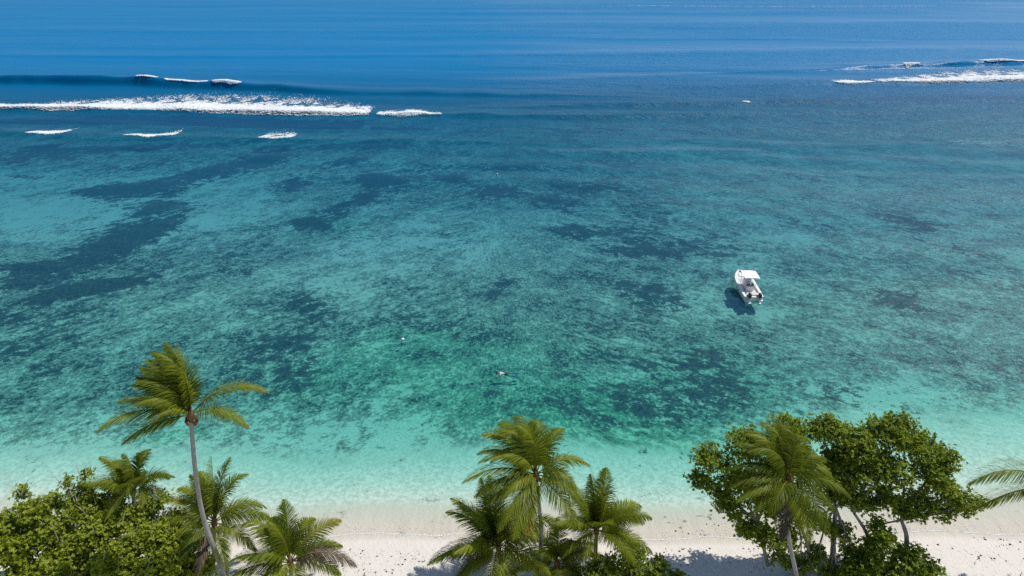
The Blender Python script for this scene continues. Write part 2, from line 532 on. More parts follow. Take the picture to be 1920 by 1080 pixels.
def build_water(mat):
    ys, y = [], 36.3
    while y < 545:
        ys.append(y)
        dy = (y * y + 1600) / 1297 / 40 * 1.5
        if 120 < y < 275: dy = min(dy, .5)
        y += max(.10, dy)
    ys = np.array(ys + [570, 620, 720, 900, 1200, 1700, 2600, 4200, 7500, 9000.])
    nx = 500
    u = np.linspace(-1, 1, nx)
    half = np.where(ys < 520, 1.1 * (.66 * ys + 13.5) + 5, 1.1 * (.66 * 520 + 13.5) + 5 + (ys - 520) * 2.2)
    X = half[:, None] * u[None, :]
    Y = np.repeat(ys[:, None], nx, 1)
    d = depth_at(X, Y)
    Z = wave_h(X, Y) * sstep(-.2, .35, d) + .004
    slick = fbm(X * .006 + .002 * Y, Y * .03, 91, 4)
    chop = .25 + .75 * sstep(-20, 60, X + .10 * (Y - 80)) * sstep(44, 62, Y) * (.6 + .4 * sstep(340, 220, Y))
    V = np.stack([X, Y, Z], -1).reshape(-1, 3)
    i = np.arange(len(ys) - 1)[:, None] * nx + np.arange(nx - 1)[None, :]
    keep = (d[:-1, :-1] > -.12) | (d[1:, 1:] > -.12)
    F = np.stack([i, i + 1, i + nx + 1, i + nx], -1)[keep]
    me = np_mesh('water', V, F, {'depth': np.maximum(d, 0).ravel(), 'slick': slick.ravel(), 'chop': chop.ravel()})
    return tag(link_mesh('water', me, mat, smooth=True), kind='structure')


def water_material():
    m, nt, p = new_mat('sea_water')
    nt.nodes.remove(p)
    out = [n for n in nt.nodes if n.type == 'OUTPUT_MATERIAL'][0]
    co = objco(nt)
    d = attr(nt, 'depth')
    slick, chop = attr(nt, 'slick'), attr(nt, 'chop')
    # ripples: wind from the right and off the sea
    cA = mapping(nt, co, R(-24), (.34, 1, 1))
    cB = mapping(nt, co, R(-9), (.36, 1, 1))
    rA = noise(nt, cA, 1.5, 4, .6, .3)
    rB = noise(nt, cA, 5.0, 3, .55)
    rC = noise(nt, cB, .33, 4, .55)
    rD = noise(nt, cB, .055, 3, .5)
    amp = math_(nt, 'MULTIPLY', chop, ramp(nt, slick, .34, .62, .25, 1.45))
    hA = math_(nt, 'MULTIPLY', rA, .19)
    hA = math_(nt, 'ADD', hA, math_(nt, 'MULTIPLY', rB, .05))
    hA = math_(nt, 'ADD', hA, math_(nt, 'MULTIPLY', math_(nt, 'MULTIPLY', rC, ramp(nt, d, .9, 2.4)), .55))
    hA = math_(nt, 'ADD', hA, math_(nt, 'MULTIPLY', math_(nt, 'MULTIPLY', rD, ramp(nt, d, 2.2, 6.0)), .8))
    h = math_(nt, 'MULTIPLY', math_(nt, 'MULTIPLY', hA, amp), ramp(nt, d, .0, .9, .2, 1.5))
    nb = bump(nt, h, 1.0, 1.0)
    # water body: absorption by depth, blue back-scatter
    comb = nt.nodes.new('ShaderNodeCombineColor')
    for k, c in enumerate((ramp(nt, d, .9, 1.5, .50, .63), ramp(nt, d, .8, 1.9, .935, .910), ramp(nt, d, .8, 1.9, .880, .940))):
        nt.links.new(math_(nt, 'POWER', c, d), comb.inputs[k])
    tr = nt.nodes.new('ShaderNodeBsdfTransparent')
    nt.links.new(comb.outputs[0], tr.inputs[0])
    df = nt.nodes.new('ShaderNodeBsdfDiffuse')
    nt.links.new(mixc(nt, ramp(nt, d, 1.4, 5.5), (.006, .104, .235), (.0, .150, .345)), df.inputs[0])
    nt.links.new(nb, df.inputs['Normal'])
    body = nt.nodes.new('ShaderNodeMixShader')
    turb = math_(nt, 'ADD', math_(nt, 'MULTIPLY', d, .125), math_(nt, 'MULTIPLY', math_(nt, 'MULTIPLY', d, d), .040))
    nt.links.new(math_(nt, 'SUBTRACT', 1.0, math_(nt, 'POWER', .3679, turb)), body.inputs[0])
    nt.links.new(tr.outputs[0], body.inputs[1])
    nt.links.new(df.outputs[0], body.inputs[2])
    gl = nt.nodes.new('ShaderNodeBsdfGlossy')
    gl.inputs['Roughness'].default_value = .30
    nt.links.new(nb, gl.inputs['Normal'])
    fr = nt.nodes.new('ShaderNodeFresnel')
    fr.inputs['IOR'].default_value = 1.33
    nt.links.new(nb, fr.inputs['Normal'])
    top = nt.nodes.new('ShaderNodeMixShader')
    nt.links.new(math_(nt, 'MULTIPLY', fr.outputs[0], ramp(nt, chop, .25, 1.0, .22, .46), True), top.inputs[0])
    nt.links.new(body.outputs[0], top.inputs[1])
    nt.links.new(gl.outputs[0], top.inputs[2])
    nt.links.new(top.outputs[0], out.inputs['Surface'])
    return m


M['water'] = water_material()
build_water(M['water'])

# ------------------------------------------------------------------ surf
M['foam'], _nt, _p = new_mat('sea_foam')
_p.inputs['Base Color'].default_value = (.86, .88, .89, 1)
_p.inputs['Roughness'].default_value = .8
_p.inputs['Specular IOR Level'].default_value = .15
_tl = _nt.nodes.new('ShaderNodeBsdfTranslucent')
_tl.inputs[0].default_value = (.86, .88, .89, 1)
_mx = _nt.nodes.new('ShaderNodeMixShader')
_mx.inputs[0].default_value = .22
_nt.links.new(_p.outputs[0], _mx.inputs[1])
_nt.links.new(_tl.outputs[0], _mx.inputs[2])
_nt.links.new(_mx.outputs[0], [n for n in _nt.nodes if n.type == 'OUTPUT_MATERIAL'][0].inputs[0])
ICO_V = []
_t = (1 + 5 ** .5) / 2
for a, b in ((-1, _t), (1, _t), (-1, -_t), (1, -_t)):
    ICO_V.append((a, b, 0))
for a, b in ((-1, _t), (1, _t), (-1, -_t), (1, -_t)):
    ICO_V.append((0, a, b))
for a, b in ((_t, -1), (_t, 1), (-_t, -1), (-_t, 1)):
    ICO_V.append((a, 0, b))
ICO_V = np.array(ICO_V) / math.hypot(1, _t)
ICO_F = np.array([(0, 11, 5), (0, 5, 1), (0, 1, 7), (0, 7, 10), (0, 10, 11), (1, 5, 9), (5, 11, 4), (11, 10, 2), (10, 7, 6), (7, 1, 8), (3, 9, 4), (3, 4, 2), (3, 2, 6), (3, 6, 8), (3, 8, 9), (4, 9, 5), (2, 4, 11), (6, 2, 10), (8, 6, 7), (9, 8, 1)])


def clumps(C, S, jit=.35):
    """foam clots: C centres (n,3), S sizes (n,3)"""
    n = len(C)
    V = ICO_V[None] * (1 + jit * (rng.random((n, 12, 1)) - .5))
    a = rng.random(n) * 6.28
    ca, sa = np.cos(a)[:, None], np.sin(a)[:, None]
    x, y = V[..., 0] * S[:, None, 0], V[..., 1] * S[:, None, 1]
    V = np.stack([x * ca - y * sa * .7, x * sa * .7 + y * ca, V[..., 2] * S[:, None, 2]], -1) + C[:, None]
    F = (ICO_F[None] + (np.arange(n) * 12)[:, None, None]).reshape(-1, 3)
    return V.reshape(-1, 3), F


def foam(label, front, depth_m, n, solid=.5, seed=1, size=.42, top=.14):
    n, size = int(n * 3.0), size * .62
    """white water behind a front line given in photo points; depth_m = how far back it trails"""
    w = [at(*p) for p in front]
    xs, yc = np.array([q.x for q in w]), np.array([q.y for q in w])
    dm = np.array(depth_m)
    X = rng.uniform(xs[0], xs[-1], n * 3)
    dd = np.interp(X, xs, dm)
    t = rng.random(n * 3) ** 1.15 - .035 * (rng.random(n * 3) < .15)
    ends = np.minimum(sstep(0, .03, (X - xs[0]) / (xs[-1] - xs[0])), sstep(0, .03, (xs[-1] - X) / (xs[-1] - xs[0])))
    Yf = np.interp(X, xs, yc) + .8 * (fbm(X * .35, X * 0, seed, 3) - .5)
    Y = Yf + t * dd
    lace = fbm(X * .55, Y * .40, seed + 3, 4)
    p_ = np.where(t < solid, 1.0, np.clip(1.0 - (t - solid) / (1 - solid), 0, 1) * sstep(.40, .58, lace) * 1.25) * ends
    ok = rng.random(n * 3) < p_ * .5 + (p_ > .95) * .3
    X, Y, t = X[ok][:n], Y[ok][:n], t[ok][:n]
    s = size * (.25 + 1.0 * rng.random(len(X)) ** 2) * (1.1 - .5 * t)
    roll = top * np.exp(-(t / .18) ** 2)
    Z = wave_h(X, Y) + .05 + roll * rng.random(len(X)) * 1.3 - .05 * (t < .02)
    V, F = clumps(np.stack([X, Y, Z], -1), np.stack([s * 1.7, s * .9, s * .12 + roll * .10], -1), .9)
    m = int(n * .8)
    fX = rng.uniform(xs[0], xs[-1], m)
    ft = rng.random(m) ** 1.5 * 1.3 - .05
    fY = np.interp(fX, xs, yc) + .8 * (fbm(fX * .35, fX * 0, seed, 3) - .5) + ft * np.interp(fX, xs, dm)
    fs = size * .33 * rng.uniform(.4, 1.2, m)
    fk = rng.random(m) < np.clip(1.2 - ft, 0, 1) * (.35 + .65 * sstep(.36, .6, fbm(fX * .5, fY * .4, seed + 21, 3)))
    fX, fY, fs = fX[fk], fY[fk], fs[fk]
    V2, F2 = clumps(np.stack([fX, fY, wave_h(fX, fY) + .05], -1), np.stack([fs * 1.5, fs, fs * .3], -1), .6)
    F = np.concatenate([F, F2 + len(V)])
    V = np.concatenate([V, V2])
    if solid > .15:                                     # the dense white sheet behind the front
        nx = max(12, int((xs[-1] - xs[0]) / .28))
        gx = np.linspace(xs[0], xs[-1], nx)
        e_ = np.minimum(sstep(0, .06, (gx - xs[0]) / (xs[-1] - xs[0])), sstep(0, .06, (xs[-1] - gx) / (xs[-1] - xs[0]))) ** .5
        w_ = np.interp(gx, xs, dm) * (solid * .75 + .25 * solid * vnoise(gx * .8, gx * 0, seed + 9)) * (.45 + 1.0 * fbm(gx * .22, gx * 0, seed + 5, 4)) * e_
        yf = np.interp(gx, xs, yc) + .8 * (fbm(gx * .35, gx * 0, seed, 3) - .5) + .25 * (vnoise(gx * 1.6, gx * 0, seed + 2) - .5)
        tt = np.linspace(0, 1, 9)
        gX = np.repeat(gx[:, None], 9, 1)
        gY = yf[:, None] + w_[:, None] * tt[None, :]
        gZ = wave_h(gX, gY) + .05 + top * .9 * np.exp(-((tt[None, :] * w_[:, None]) / .9) ** 2) * np.sin(np.clip(tt * 14, 0, 1.57))[None, :] + .10 * vnoise(gX * 1.7, gY * 1.7, seed)
        gi = (np.arange(nx - 1)[:, None] * 9 + np.arange(8)[None, :])
        gF = np.stack([gi, gi + 9, gi + 10, gi + 1], -1).reshape(-1, 4)
        F = [F, gF + len(V)]
        V = np.concatenate([V, np.stack([gX, gY, gZ], -1).reshape(-1, 3)])
    o = link_mesh('surf_foam', np_mesh('surf_foam', V, F), M['foam'], smooth=True)
    return tag(o, label, 'foam', 'white water on the reef edge', 'stuff')


foam('long white band of broken surf across the left side of the reef edge', [(-90, 207), (0, 208), (130, 208), (300, 209), (430, 213), (560, 217), (692, 217)], [7, 8, 14, 22, 24, 21, 11], 13000, .42, 1, .55)
foam('short low streak of surf just right of the long left band', [(706, 218), (760, 220), (828, 219)], [3, 7, 2], 900, .4, 2, .4)
foam('wide white band of broken surf at the right edge of the view', [(1652, 158), (1750, 158), (1860, 155), (1990, 152)], [7, 14, 22, 22], 9000, .5, 3, .65)
foam('small white streak of surf left of the right-hand band', [(1568, 159), (1600, 160), (1640, 158)], [6, 9, 3], 900, .5, 4, .5)


def crest_foam(label, k, px0, px1, drop, n, seed):
    """foam spilling from the top of wave k down its front"""
    xs, yc, am, wf, wb = CW[k]
    x0, x1 = at(px0, CREST[k][0][3][1] - 3).x, at(px1, CREST[k][0][3][1] - 3).x
    X = rng.uniform(x0, x1, n)
    c = np.interp(X, xs, yc) + 1.4 * (vnoise(X * .07, X * 0, 71) - .5) + .5 * (vnoise(X * .3, X * 0, 72) - .5)
    lim = drop * (.25 + .9 * fbm(X * .22, X * 0, seed, 3)) * sstep(0, .12, (X - x0) / (x1 - x0)) ** .5 * sstep(0, .12, (x1 - X) / (x1 - x0)) ** .5
    Y = c + .9 - rng.random(n) ** 1.2 * (.6 + lim)
    s = .30 * rng.uniform(.4, 1.2, n)
    V, F = clumps(np.stack([X, Y, wave_h(X, Y) + .06], -1), np.stack([s * 1.4, s * .8, s * .5], -1), .8)
    tag(link_mesh('surf_foam', np_mesh('surf_foam', V, F), M['foam'], smooth=True), label, 'foam', 'white water on the reef edge', 'stuff')


crest_foam('leftmost crest foam on the dark left breaker', 0, 258, 302, .5, 500, 5)
crest_foam('longest crest foam on the dark left breaker', 0, 318, 400, .9, 1300, 6)
crest_foam('rightmost crest foam on the dark left breaker', 0, 412, 466, 1.8, 1300, 7)
crest_foam('spilling crest foam on the dark right breaker', 1, 1685, 1716, 1.8, 800, 8)
crest_foam('white crest of the right breaker running out of view', 1, 1836, 1990, 1.1, 2600, 9)
foam('small foam patch on the inner wave, leftmost of three', [(50, 254), (90, 256), (118, 253)], [2, 5, 7], 650, .35, 10, .36)
foam('bright curved foam patch on the inner wave, middle of three', [(233, 259), (280, 262), (325, 256)], [2, 5, 7], 800, .4, 11, .36)
foam('loose speckled foam patch on the inner wave, rightmost of three', [(484, 263), (515, 265), (546, 262)], [6, 10, 6], 700, .1, 12, .34, .05)
foam('tiny foam fleck on the faint wave right of centre', [(1393, 196), (1406, 196)], [2, 2], 40, .9, 13, .4)
foam('thin white foam line far out near the top edge of the view', [(1160, 10), (1450, 13), (1760, 11)], [5, 8, 4], 420, .1, 14, .55, .03)

# thin lace of foam where the last wave runs out on the sand
Xs = rng.uniform(-46, 48, 9000)
ln = shore_y(Xs) - .10 + .5 * (fbm(Xs * .35, Xs * 0, 201, 3) - .5)
t_ = rng.random(9000)
Ys = ln + np.where(t_ < .6, .10 * rng.random(9000), .9 * rng.random(9000) ** 2)
ok = (t_ < .6) | (fbm(Xs * 1.2, Ys * 2.0, 207, 3) > .52)
Xs, Ys = Xs[ok], Ys[ok]
Zs = np.maximum(-depth_at(Xs, Ys), 0.004) + .012
s_ = rng.uniform(.012, .034, len(Xs))
V, F = clumps(np.stack([Xs, Ys, Zs], -1), np.stack([s_ * 2.2, s_, s_ * .25], -1))
tag(link_mesh('swash_foam', np_mesh('swash_foam', V, F), M['foam']), 'thin white line of foam left by the wave along the sand', 'foam', None, 'stuff')

# ------------------------------------------------------------------ wrack and leaf litter on the sand
M['litter'] = simple('dry_litter', (.10, .075, .055), .9, .1, 3, .5)
pts = []
for (px0, px1, py0, py1, n) in ((630, 800, 1030, 1085, 150), (1720, 1930, 1005, 1085, 300), (1240, 1470, 1010, 1085, 230), (1250, 1400, 950, 1000, 80), (430, 640, 1020, 1085, 60)):
    for k in range(int(n * 1.1)):
        w = at(random.uniform(px0, px1), random.uniform(py0, py1), z=.2)
        if fbm(np.array([w.x * .45]), np.array([w.y * 1.6]), 5, 3)[0] > .53: pts.append((w.x, w.y))
pts = np.array(pts)
Zp = -depth_at(pts[:, 0], pts[:, 1]) + .03
s_ = .014 + .055 * rng.random(len(pts)) ** 2.5
V, F = clumps(np.column_stack([pts, Zp]), np.stack([s_ * 1.5, s_, s_ * .35], -1), .8)
tag(link_mesh('leaf_litter', np_mesh('leaf_litter', V, F), M['litter']), 'dark leaf and seaweed scraps scattered over the pale sand', 'litter', None, 'stuff')


# ------------------------------------------------------------------ plants
def leaf_mat(name, c0, c1, c2, trans=.40, rough=.5, spec=.22):
    m, nt, p = new_mat(name)
    t = attr(nt, 'tone')
    c = mixc(nt, ramp(nt, t, 0, .55), c0, c1)
    c = mixc(nt, ramp(nt, t, .6, 1.0), c, c2)
    nt.links.new(c, p.inputs['Base Color'])
    p.inputs['Roughness'].default_value = rough
    p.inputs['Specular IOR Level'].default_value = spec
    tl = nt.nodes.new('ShaderNodeBsdfTranslucent')
    nt.links.new(mixc(nt, .5, c, (.38, .46, .03)), tl.inputs[0])
    mx = nt.nodes.new('ShaderNodeMixShader')
    mx.inputs[0].default_value = trans
    out = [n for n in nt.nodes if n.type == 'OUTPUT_MATERIAL'][0]
    nt.links.new(p.outputs[0], mx.inputs[1])
    nt.links.new(tl.outputs[0], mx.inputs[2])
    nt.links.new(mx.outputs[0], out.inputs[0])
    return m


M['frond'] = leaf_mat('palm_leaf', (.055, .09, .010), (.215, .255, .018), (.36, .29, .05))
M['dead'] = leaf_mat('dead_palm_leaf', (.06, .045, .035), (.16, .12, .085), (.30, .20, .12), .15, .8, .1)
M['tree_leaf'] = leaf_mat('sea_almond_leaf', (.06, .105, .010), (.25, .33, .018), (.32, .31, .04), .42, .45, .3)
M['shrub_leaf'] = leaf_mat('shrub_leaf', (.08, .13, .012), (.32, .38, .024), (.36, .42, .04), .42, .45, .3)


def bark_mat(name, a, b, sc):
    m, nt, p = new_mat(name)
    co = objco(nt)
    f = noise(nt, mapping(nt, co, 0, (1, 1, 3.0)), sc, 5, .65)
    f2 = noise(nt, co, sc * .25, 3)
    c = mixc(nt, f, a, b)
    nt.links.new(mixc(nt, ramp(nt, f2, .5, .7, 0, .45), c, tuple(x * .55 for x in a)), p.inputs['Base Color'])
    p.inputs['Roughness'].default_value = .85
    p.inputs['Specular IOR Level'].default_value = .2
    nt.links.new(bump(nt, f, .03, .8), p.inputs['Normal'])
    return m


M['palm_bark'] = bark_mat('palm_bark', (.22, .205, .19), (.40, .38, .36), 5)
M['bark'] = bark_mat('grey_bark', (.16, .14, .12), (.33, .30, .27), 6)
M['twig'] = simple('bare_twig', (.34, .31, .27), .8, .2, 4, .3)
M['husk'] = simple('coconut_husk', (.20, .085, .03), .6, .3, 6, .4)
M['green_nut'] = simple('green_coconut', (.16, .17, .035), .5, .4, 6, .3)
M['fibre'] = simple('leaf_sheath', (.17, .10, .05), .85, .1, 8, .5)


def spline(pts, n):
    """Catmull-Rom through pts"""
    P_ = [np.array(p, float) for p in pts]
    P_ = [2 * P_[0] - P_[1]] + P_ + [2 * P_[-1] - P_[-2]]
    out = []
    m = len(P_) - 3
    for i in range(n):
        u = i / (n - 1) * m
        k = min(int(u), m - 1)
        t = u - k
        a, b, c, d = P_[k:k + 4]
        out.append(.5 * (2 * b + (c - a) * t + (2 * a - 5 * b + 4 * c - d) * t * t + (3 * b - a - 3 * c + d) * t ** 3))
    return out


def nrm(v):
    return v / (np.linalg.norm(v, axis=-1, keepdims=True) + 1e-9)


def make_frond(parent, base, az, el, L, droop, wind, rnd, dead=False, twist=0.0, label=None, nl=110, width=1.0, tip_tone=.0):
    ns = 22
    a, e = R(az), R(el)
    d0 = np.array([math.cos(a) * math.cos(e), math.sin(a) * math.cos(e), math.sin(e)])
    p = np.array(base, float)
    Pt, D = [], []
    for i in range(ns):
        s = i / (ns - 1)
        d = d0 + np.array([0, 0, -1.0]) * droop * 1.45 * s ** 1.35 + np.array([-1.0, -.15, .05]) * wind * s ** 1.5
        d = d / np.linalg.norm(d)
        Pt.append(p.copy())
        D.append(d)
        p = p + d * L / (ns - 1)
    Pt, D = np.array(Pt), np.array(D)
    mb = MB()
    r0 = .055 * (L / 5) ** .7
    mb.tube([tuple(q) for q in Pt[::3]], [r0 * (1 - .9 * (k / 7.)) for k in range(8)], 5, False)
    name = 'dead_frond' if dead else 'frond'
    nv = len(mb.v)
    me = bpy.data.meshes.new(name)
    me.from_pydata(mb.v, [], mb.f)
    me.update()
    at_ = me.attributes.new('tone', 'FLOAT', 'POINT')
    at_.data.foreach_set('value', np.full(nv, .80, dtype=np.float32))
    mat = M['dead'] if dead else M['frond']
    fr = link_mesh(name, me, mat, parent, True)
    if label: fr['label'] = label
    # leaflets
    s = np.repeat(np.linspace(.10, .995, nl), 2) + rnd.uniform(-.004, .004, nl * 2)
    s = np.clip(s, .05, 1)
    side = np.tile([1.0, -1.0], nl)
    f = s * (ns - 1)
    i0 = np.minimum(f.astype(int), ns - 2)
    w = (f - i0)[:, None]
    B = Pt[i0] * (1 - w) + Pt[i0 + 1] * w
    T = nrm(D[i0] * (1 - w) + D[i0 + 1] * w)
    up = np.array([0, 0, 1.0]) + 0 * T
    bad = np.abs(T[:, 2:3]) > .93
    up = np.where(bad, -d0 * np.array([1, 1, 0]) - np.array([0, 0, .02]), up)
    S = nrm(np.cross(T, up))
    U = nrm(np.cross(S, T))
    tw = R(twist)
    S, U = S * math.cos(tw) + U * math.sin(tw), U * math.cos(tw) - S * math.sin(tw)
    ll = (.34 + L * .19) * width * (np.sin(np.pi * np.clip(s * .93 + .07, 0, 1) ** .75) ** .75 + .10) * rnd.uniform(.82, 1.12, len(s))
    fw = .55 + .95 * s                                           # leaning to the tip
    dirn = nrm(S * side[:, None] * (1.15 - .35 * s[:, None]) + T * fw[:, None] + U * (.30 + .10 * rnd.standard_normal((len(s), 1))) + .06 * rnd.standard_normal((len(s), 3)))
    g = np.array([0, 0, -1.0]) * (1.25 if dead else .95) + np.array([-1.0, -.1, 0]) * (wind * .9 + .25)
    K = 4
    pts_ = []
    pos = B.copy()
    for k in range(K):
        pts_.append(pos.copy())
        u_ = (k + .6) / (K - 1)
        dk = nrm(dirn + g * 1.0 * u_ ** 1.4 * rnd.uniform(.7, 1.2, (len(s), 1)))
        pos = pos + dk * (ll / (K - 1))[:, None]
    wd = .030 * width * (.8 + .4 * rnd.random(len(s)))
    wprof = [.7, 1.0, .75, .06]
    V = []
    bl = nrm(np.cross(dirn, U))
    bl = nrm(T * .9 + bl * .2 + U * .25)
    for k in range(K):
        V.append(pts_[k] - bl * (wd * wprof[k])[:, None])
        V.append(pts_[k] + bl * (wd * wprof[k])[:, None])
    V = np.stack(V, 1)
    n = len(s)
    q = np.array([(0, 1, 3, 2), (2, 3, 5, 4), (4, 5, 7, 6)])
    F = (q[None] + (np.arange(n) * 8)[:, None, None]).reshape(-1, 4)
    tone = .31 + .11 * rnd.standard_normal() + .12 * rnd.standard_normal(n) + .10 * s + tip_tone * s ** 2
    tone = np.repeat(tone[:, None], 8, 1)
    tone[:, 6:] += .07
    lv = link_mesh('leaflets', np_mesh('leaflets', V.reshape(-1, 3), F, {'tone': np.clip(tone, 0, 1).ravel()}), mat, None, True)
    lv.parent = fr
    lv['kind'] = 'stuff'
    return fr


def palm(label, crown, Y, trunk_px, fronds, seed, r=(.15, .11), nuts=0, nut_mat='husk', base_z=.4, cn=1.0, top_off=0):
    """coconut palm: crown (photo point) at distance Y, trunk through trunk_px [(px,py,Y)] down to the sand"""
    rnd = np.random.default_rng(seed)
    c = at(*crown, Y)
    tp = [c] + [at(x, y_, yy) for x, y_, yy in trunk_px]
    last = tp[-1]
    if last.z > base_z:
        k = tp[-1] - tp[-2] if len(tp) > 1 else Vector((0, 0, -1))
        k = Vector((k.x, k.y, min(k.z, -.3))) / -min(k.z, -.3)
        gb = last + k * (last.z - base_z) * .9
        tp.append(Vector((gb.x, gb.y, base_z - .15)))
    root = empty('coconut_palm', (tp[-1].x, tp[-1].y, tp[-1].z), label, 'palm tree', 'coconut palms along the beach')
    sp = spline([tuple(q) for q in reversed(tp)], 70)
    n = len(sp)
    rad = []
    for i in range(n):
        t = i / (n - 1)
        flare = .10 * math.exp(-t * n / 5)
        rad.append((r[0] * (1 - t) + r[1] * t + flare) * (1 + (.045 if i % 2 else -.02)))
    mb = MB()
    mb.tube(sp, rad, 10)
    mb.build('trunk', M['palm_bark'], root, True)
    # fibrous sheath at the crown
    mb = MB()
    up = Vector(sp[-1]) - Vector(sp[-3])
    up.normalize()
    mb.tube([c - up * .25, c + up * .05, c + up * .45, c + up * .75], [r[1] * .9, .21, .19, .06], 9)
    mb.build('leaf_sheath', M['fibre'], root, True)
    for k in range(nuts):
        a = k * 2.4 + seed
        mb = MB()
        q = c + Vector((.27 * math.cos(a), .27 * math.sin(a), -.06 - .10 * (k % 3)))
        mb.ball(q, (.125, .125, .16), 9, 7)
        mb.build('coconut', M[nut_mat], root, True)
    for fdat in fronds:
        az, el, L, dr, wi = fdat[:5]
        kw = fdat[5] if len(fdat) > 5 else {}
        b = c + up * (.25 + .3 * max(0, el) / 90) + Vector((.08 * math.cos(R(az)), .08 * math.sin(R(az)), 0))
        make_frond(root, b, az, el, L, dr, wi, rnd, twist=kw.get('twist', rnd.uniform(-14, 14)), dead=kw.get('dead', False), label=kw.get('label'), tip_tone=kw.get('tip', .0), width=kw.get('width', 1.0), nl=int(kw.get('nl', 110)))
    return root


def auto(n, seed, L, wind=.25, elmin=-5, elmax=78, droop=1.0, az0=0.):
    rr = np.random.default_rng(seed)
    out = []
    for k in range(n):
        t = k / (n - 1)
        el = elmax + (elmin - elmax) * t ** .9 + rr.uniform(-6, 6)
        az = az0 + k * 137.5 + rr.uniform(-14, 14)
        out.append((az, el, L * (.78 + .25 * math.sin(math.pi * min(1, t + .15))) * rr.uniform(.92, 1.08), droop * (.55 + .6 * t) * rr.uniform(.85, 1.2), wind * rr.uniform(.6, 1.3), {'tip': .35 * rr.random() * t}))
    return out


DEADF = {'dead': True, 'label': 'dry brown hanging frond'}
palm('tallest palm, long bare curving trunk and windswept crown above the left shrubs', (358, 785), 33.0,
     [(366, 880, 33.0), (380, 965, 32.9), (402, 1030, 32.7), (430, 1092, 32.3)],
     [(184, 20, 5.90, .95, .1, {'tip': .15}), (196, 4, 4.20, .75, .1), (174, 36, 4.40, .8, .5), (156, 46, 4.05, .7, .8), (146, 58, 4.05, .75, 1.0), (134, 64, 4.22, .65, 1.0), (122, 66, 4.31, .6, .9), (110, 68, 4.40, .5, .8),
      (98, 70, 4.40, .35, .5), (92, 76, 4.14, .2, .15, {'twist': 60, 'width': .8}), (165, 74, 3.70, .8, 1.1), (205, 66, 3.34, 1.1, .9), (235, 60, 2.64, 1.5, .8),
      (20, 44, 5.00, 1.05, -.1, {'tip': .55}), (-6, 30, 3.90, 1.3, -.05, {'tip': .4}), (70, 80, 4.20, .6, .7)], 1, (.185, .125), 7, 'husk')
palm('middle palm with a full crown on a thin pale trunk over the centre clump', (1006, 897), 34.0,
     [(1012, 960, 33.9), (1015, 1010, 33.8), (1010, 1085, 33.5)],
     [(152, 42, 4.6, 1.15, .3, {'tip': .3}), (138, 52, 4.9, 1.0, .35, {'tip': .3}), (116, 60, 4.8, 1.0, .35), (98, 62, 4.6, .9, .3), (80, 58, 4.2, .9, .2), (58, 50, 4.2, .9, .05), (128, 70, 4.4, 1.0, .45), (170, 50, 4.2, 1.2, .35),
      (184, 28, 5.0, 1.0, .12, {'tip': .5}), (194, 20, 4.4, 1.1, .15), (206, 14, 3.8, 1.1, .15), (172, 66, 3.8, 1.4, .5), (20, 34, 4.2, 1.2, -.05, {'tip': .6}), (-8, 34, 3.4, 1.9, 0, {'tip': .4}), (-30, 18, 3.8, 1.2, 0), (232, 2, 4.4, .9, .0),
      (246, -14, 4.2, .5, .0, {'tip': .3}), (312, 4, 4.2, 1.0, .0), (222, 30, 3.2, 1.3, .3), (90, 80, 3.6, .7, .4), (256, -30, 3.6, .4, 0, {'tip': .8})], 2, (.15, .105), 4, 'green_nut')
palm('right palm with drooping crown standing in front of the broad round trees', (1478, 905), 33.2,
     [(1474, 962, 33.1), (1480, 1015, 33.0), (1495, 1088, 32.7)],
     [(140, 52, 4.13, 1.0, .3), (124, 60, 3.96, .9, .3), (98, 62, 3.96, .8, .25), (78, 62, 3.78, .8, .2), (58, 56, 3.78, 1.0, .1), (30, 46, 3.78, 1.3, 0), (10, 40, 3.61, 1.4, 0), (-14, 24, 4.13, 1.1, -.05), (166, 40, 4.13, 1.2, .2), (180, 26, 3.96, 1.2, .2),
      (196, 14, 3.78, 1.0, .15), (212, 6, 3.44, 1.1, .1), (150, 70, 3.61, 1.1, .5), (276, -4, 3.96, .9, -.02, {'tip': .2}), (296, 12, 3.96, 1.2, 0), (-34, 18, 3.27, 1.3, 0), (232, 20, 3.10, 1.4, .1), (60, 76, 3.44, .8, .3),
      (254, -38, 3.70, .5, .1, DEADF)], 3, (.16, .115), 3, 'green_nut')
palm('palm at the right edge showing only two long fronds over the water', (1972, 918), 33.0, [(1978, 1010, 33.0)],
     [(176, 38, 5.6, 1.15, .1), (184, 2, 5.0, .75, .05), (55, 36, 4.0, 1.0, -.1), (40, 45, 4.0, 1.0, .1), (0, 30, 4.5, 1.2, 0), (-50, 20, 4.4, 1.2, 0), (230, -20, 3.6, 1.0, .1), (300, 10, 4.4, 1.0, 0), (50, 75, 3.6, .8, .0)], 4, (.16, .115), 3, 'green_nut')
palm('low bushy palm left of the middle palm, longest fronds over the sand', (935, 1030), 33.4, [(945, 1090, 33.2)],
     auto(20, 51, 4.6, .12, -8, 76, 1.0, 40) + [(112, 62, 4.4, .35, .05, {'tip': .1}), (150, 44, 4.4, .8, .1), (186, 14, 4.8, .8, .0, dict(DEADF)), (206, -6, 4.4, .9, .0, dict(DEADF))], 5, (.17, .13))
palm('low palm right of the middle palm with stiff upright fronds', (1118, 1000), 34.6, [(1115, 1080, 34.5)],
     auto(15, 62, 3.9, .12, 2, 78, .9, 10) + [(12, 40, 3.9, 1.2, -.1, {'tip': .3}), (-14, 12, 4.2, 1.0, -.1), (100, 74, 3.8, .3, .1)], 6, (.16, .12))
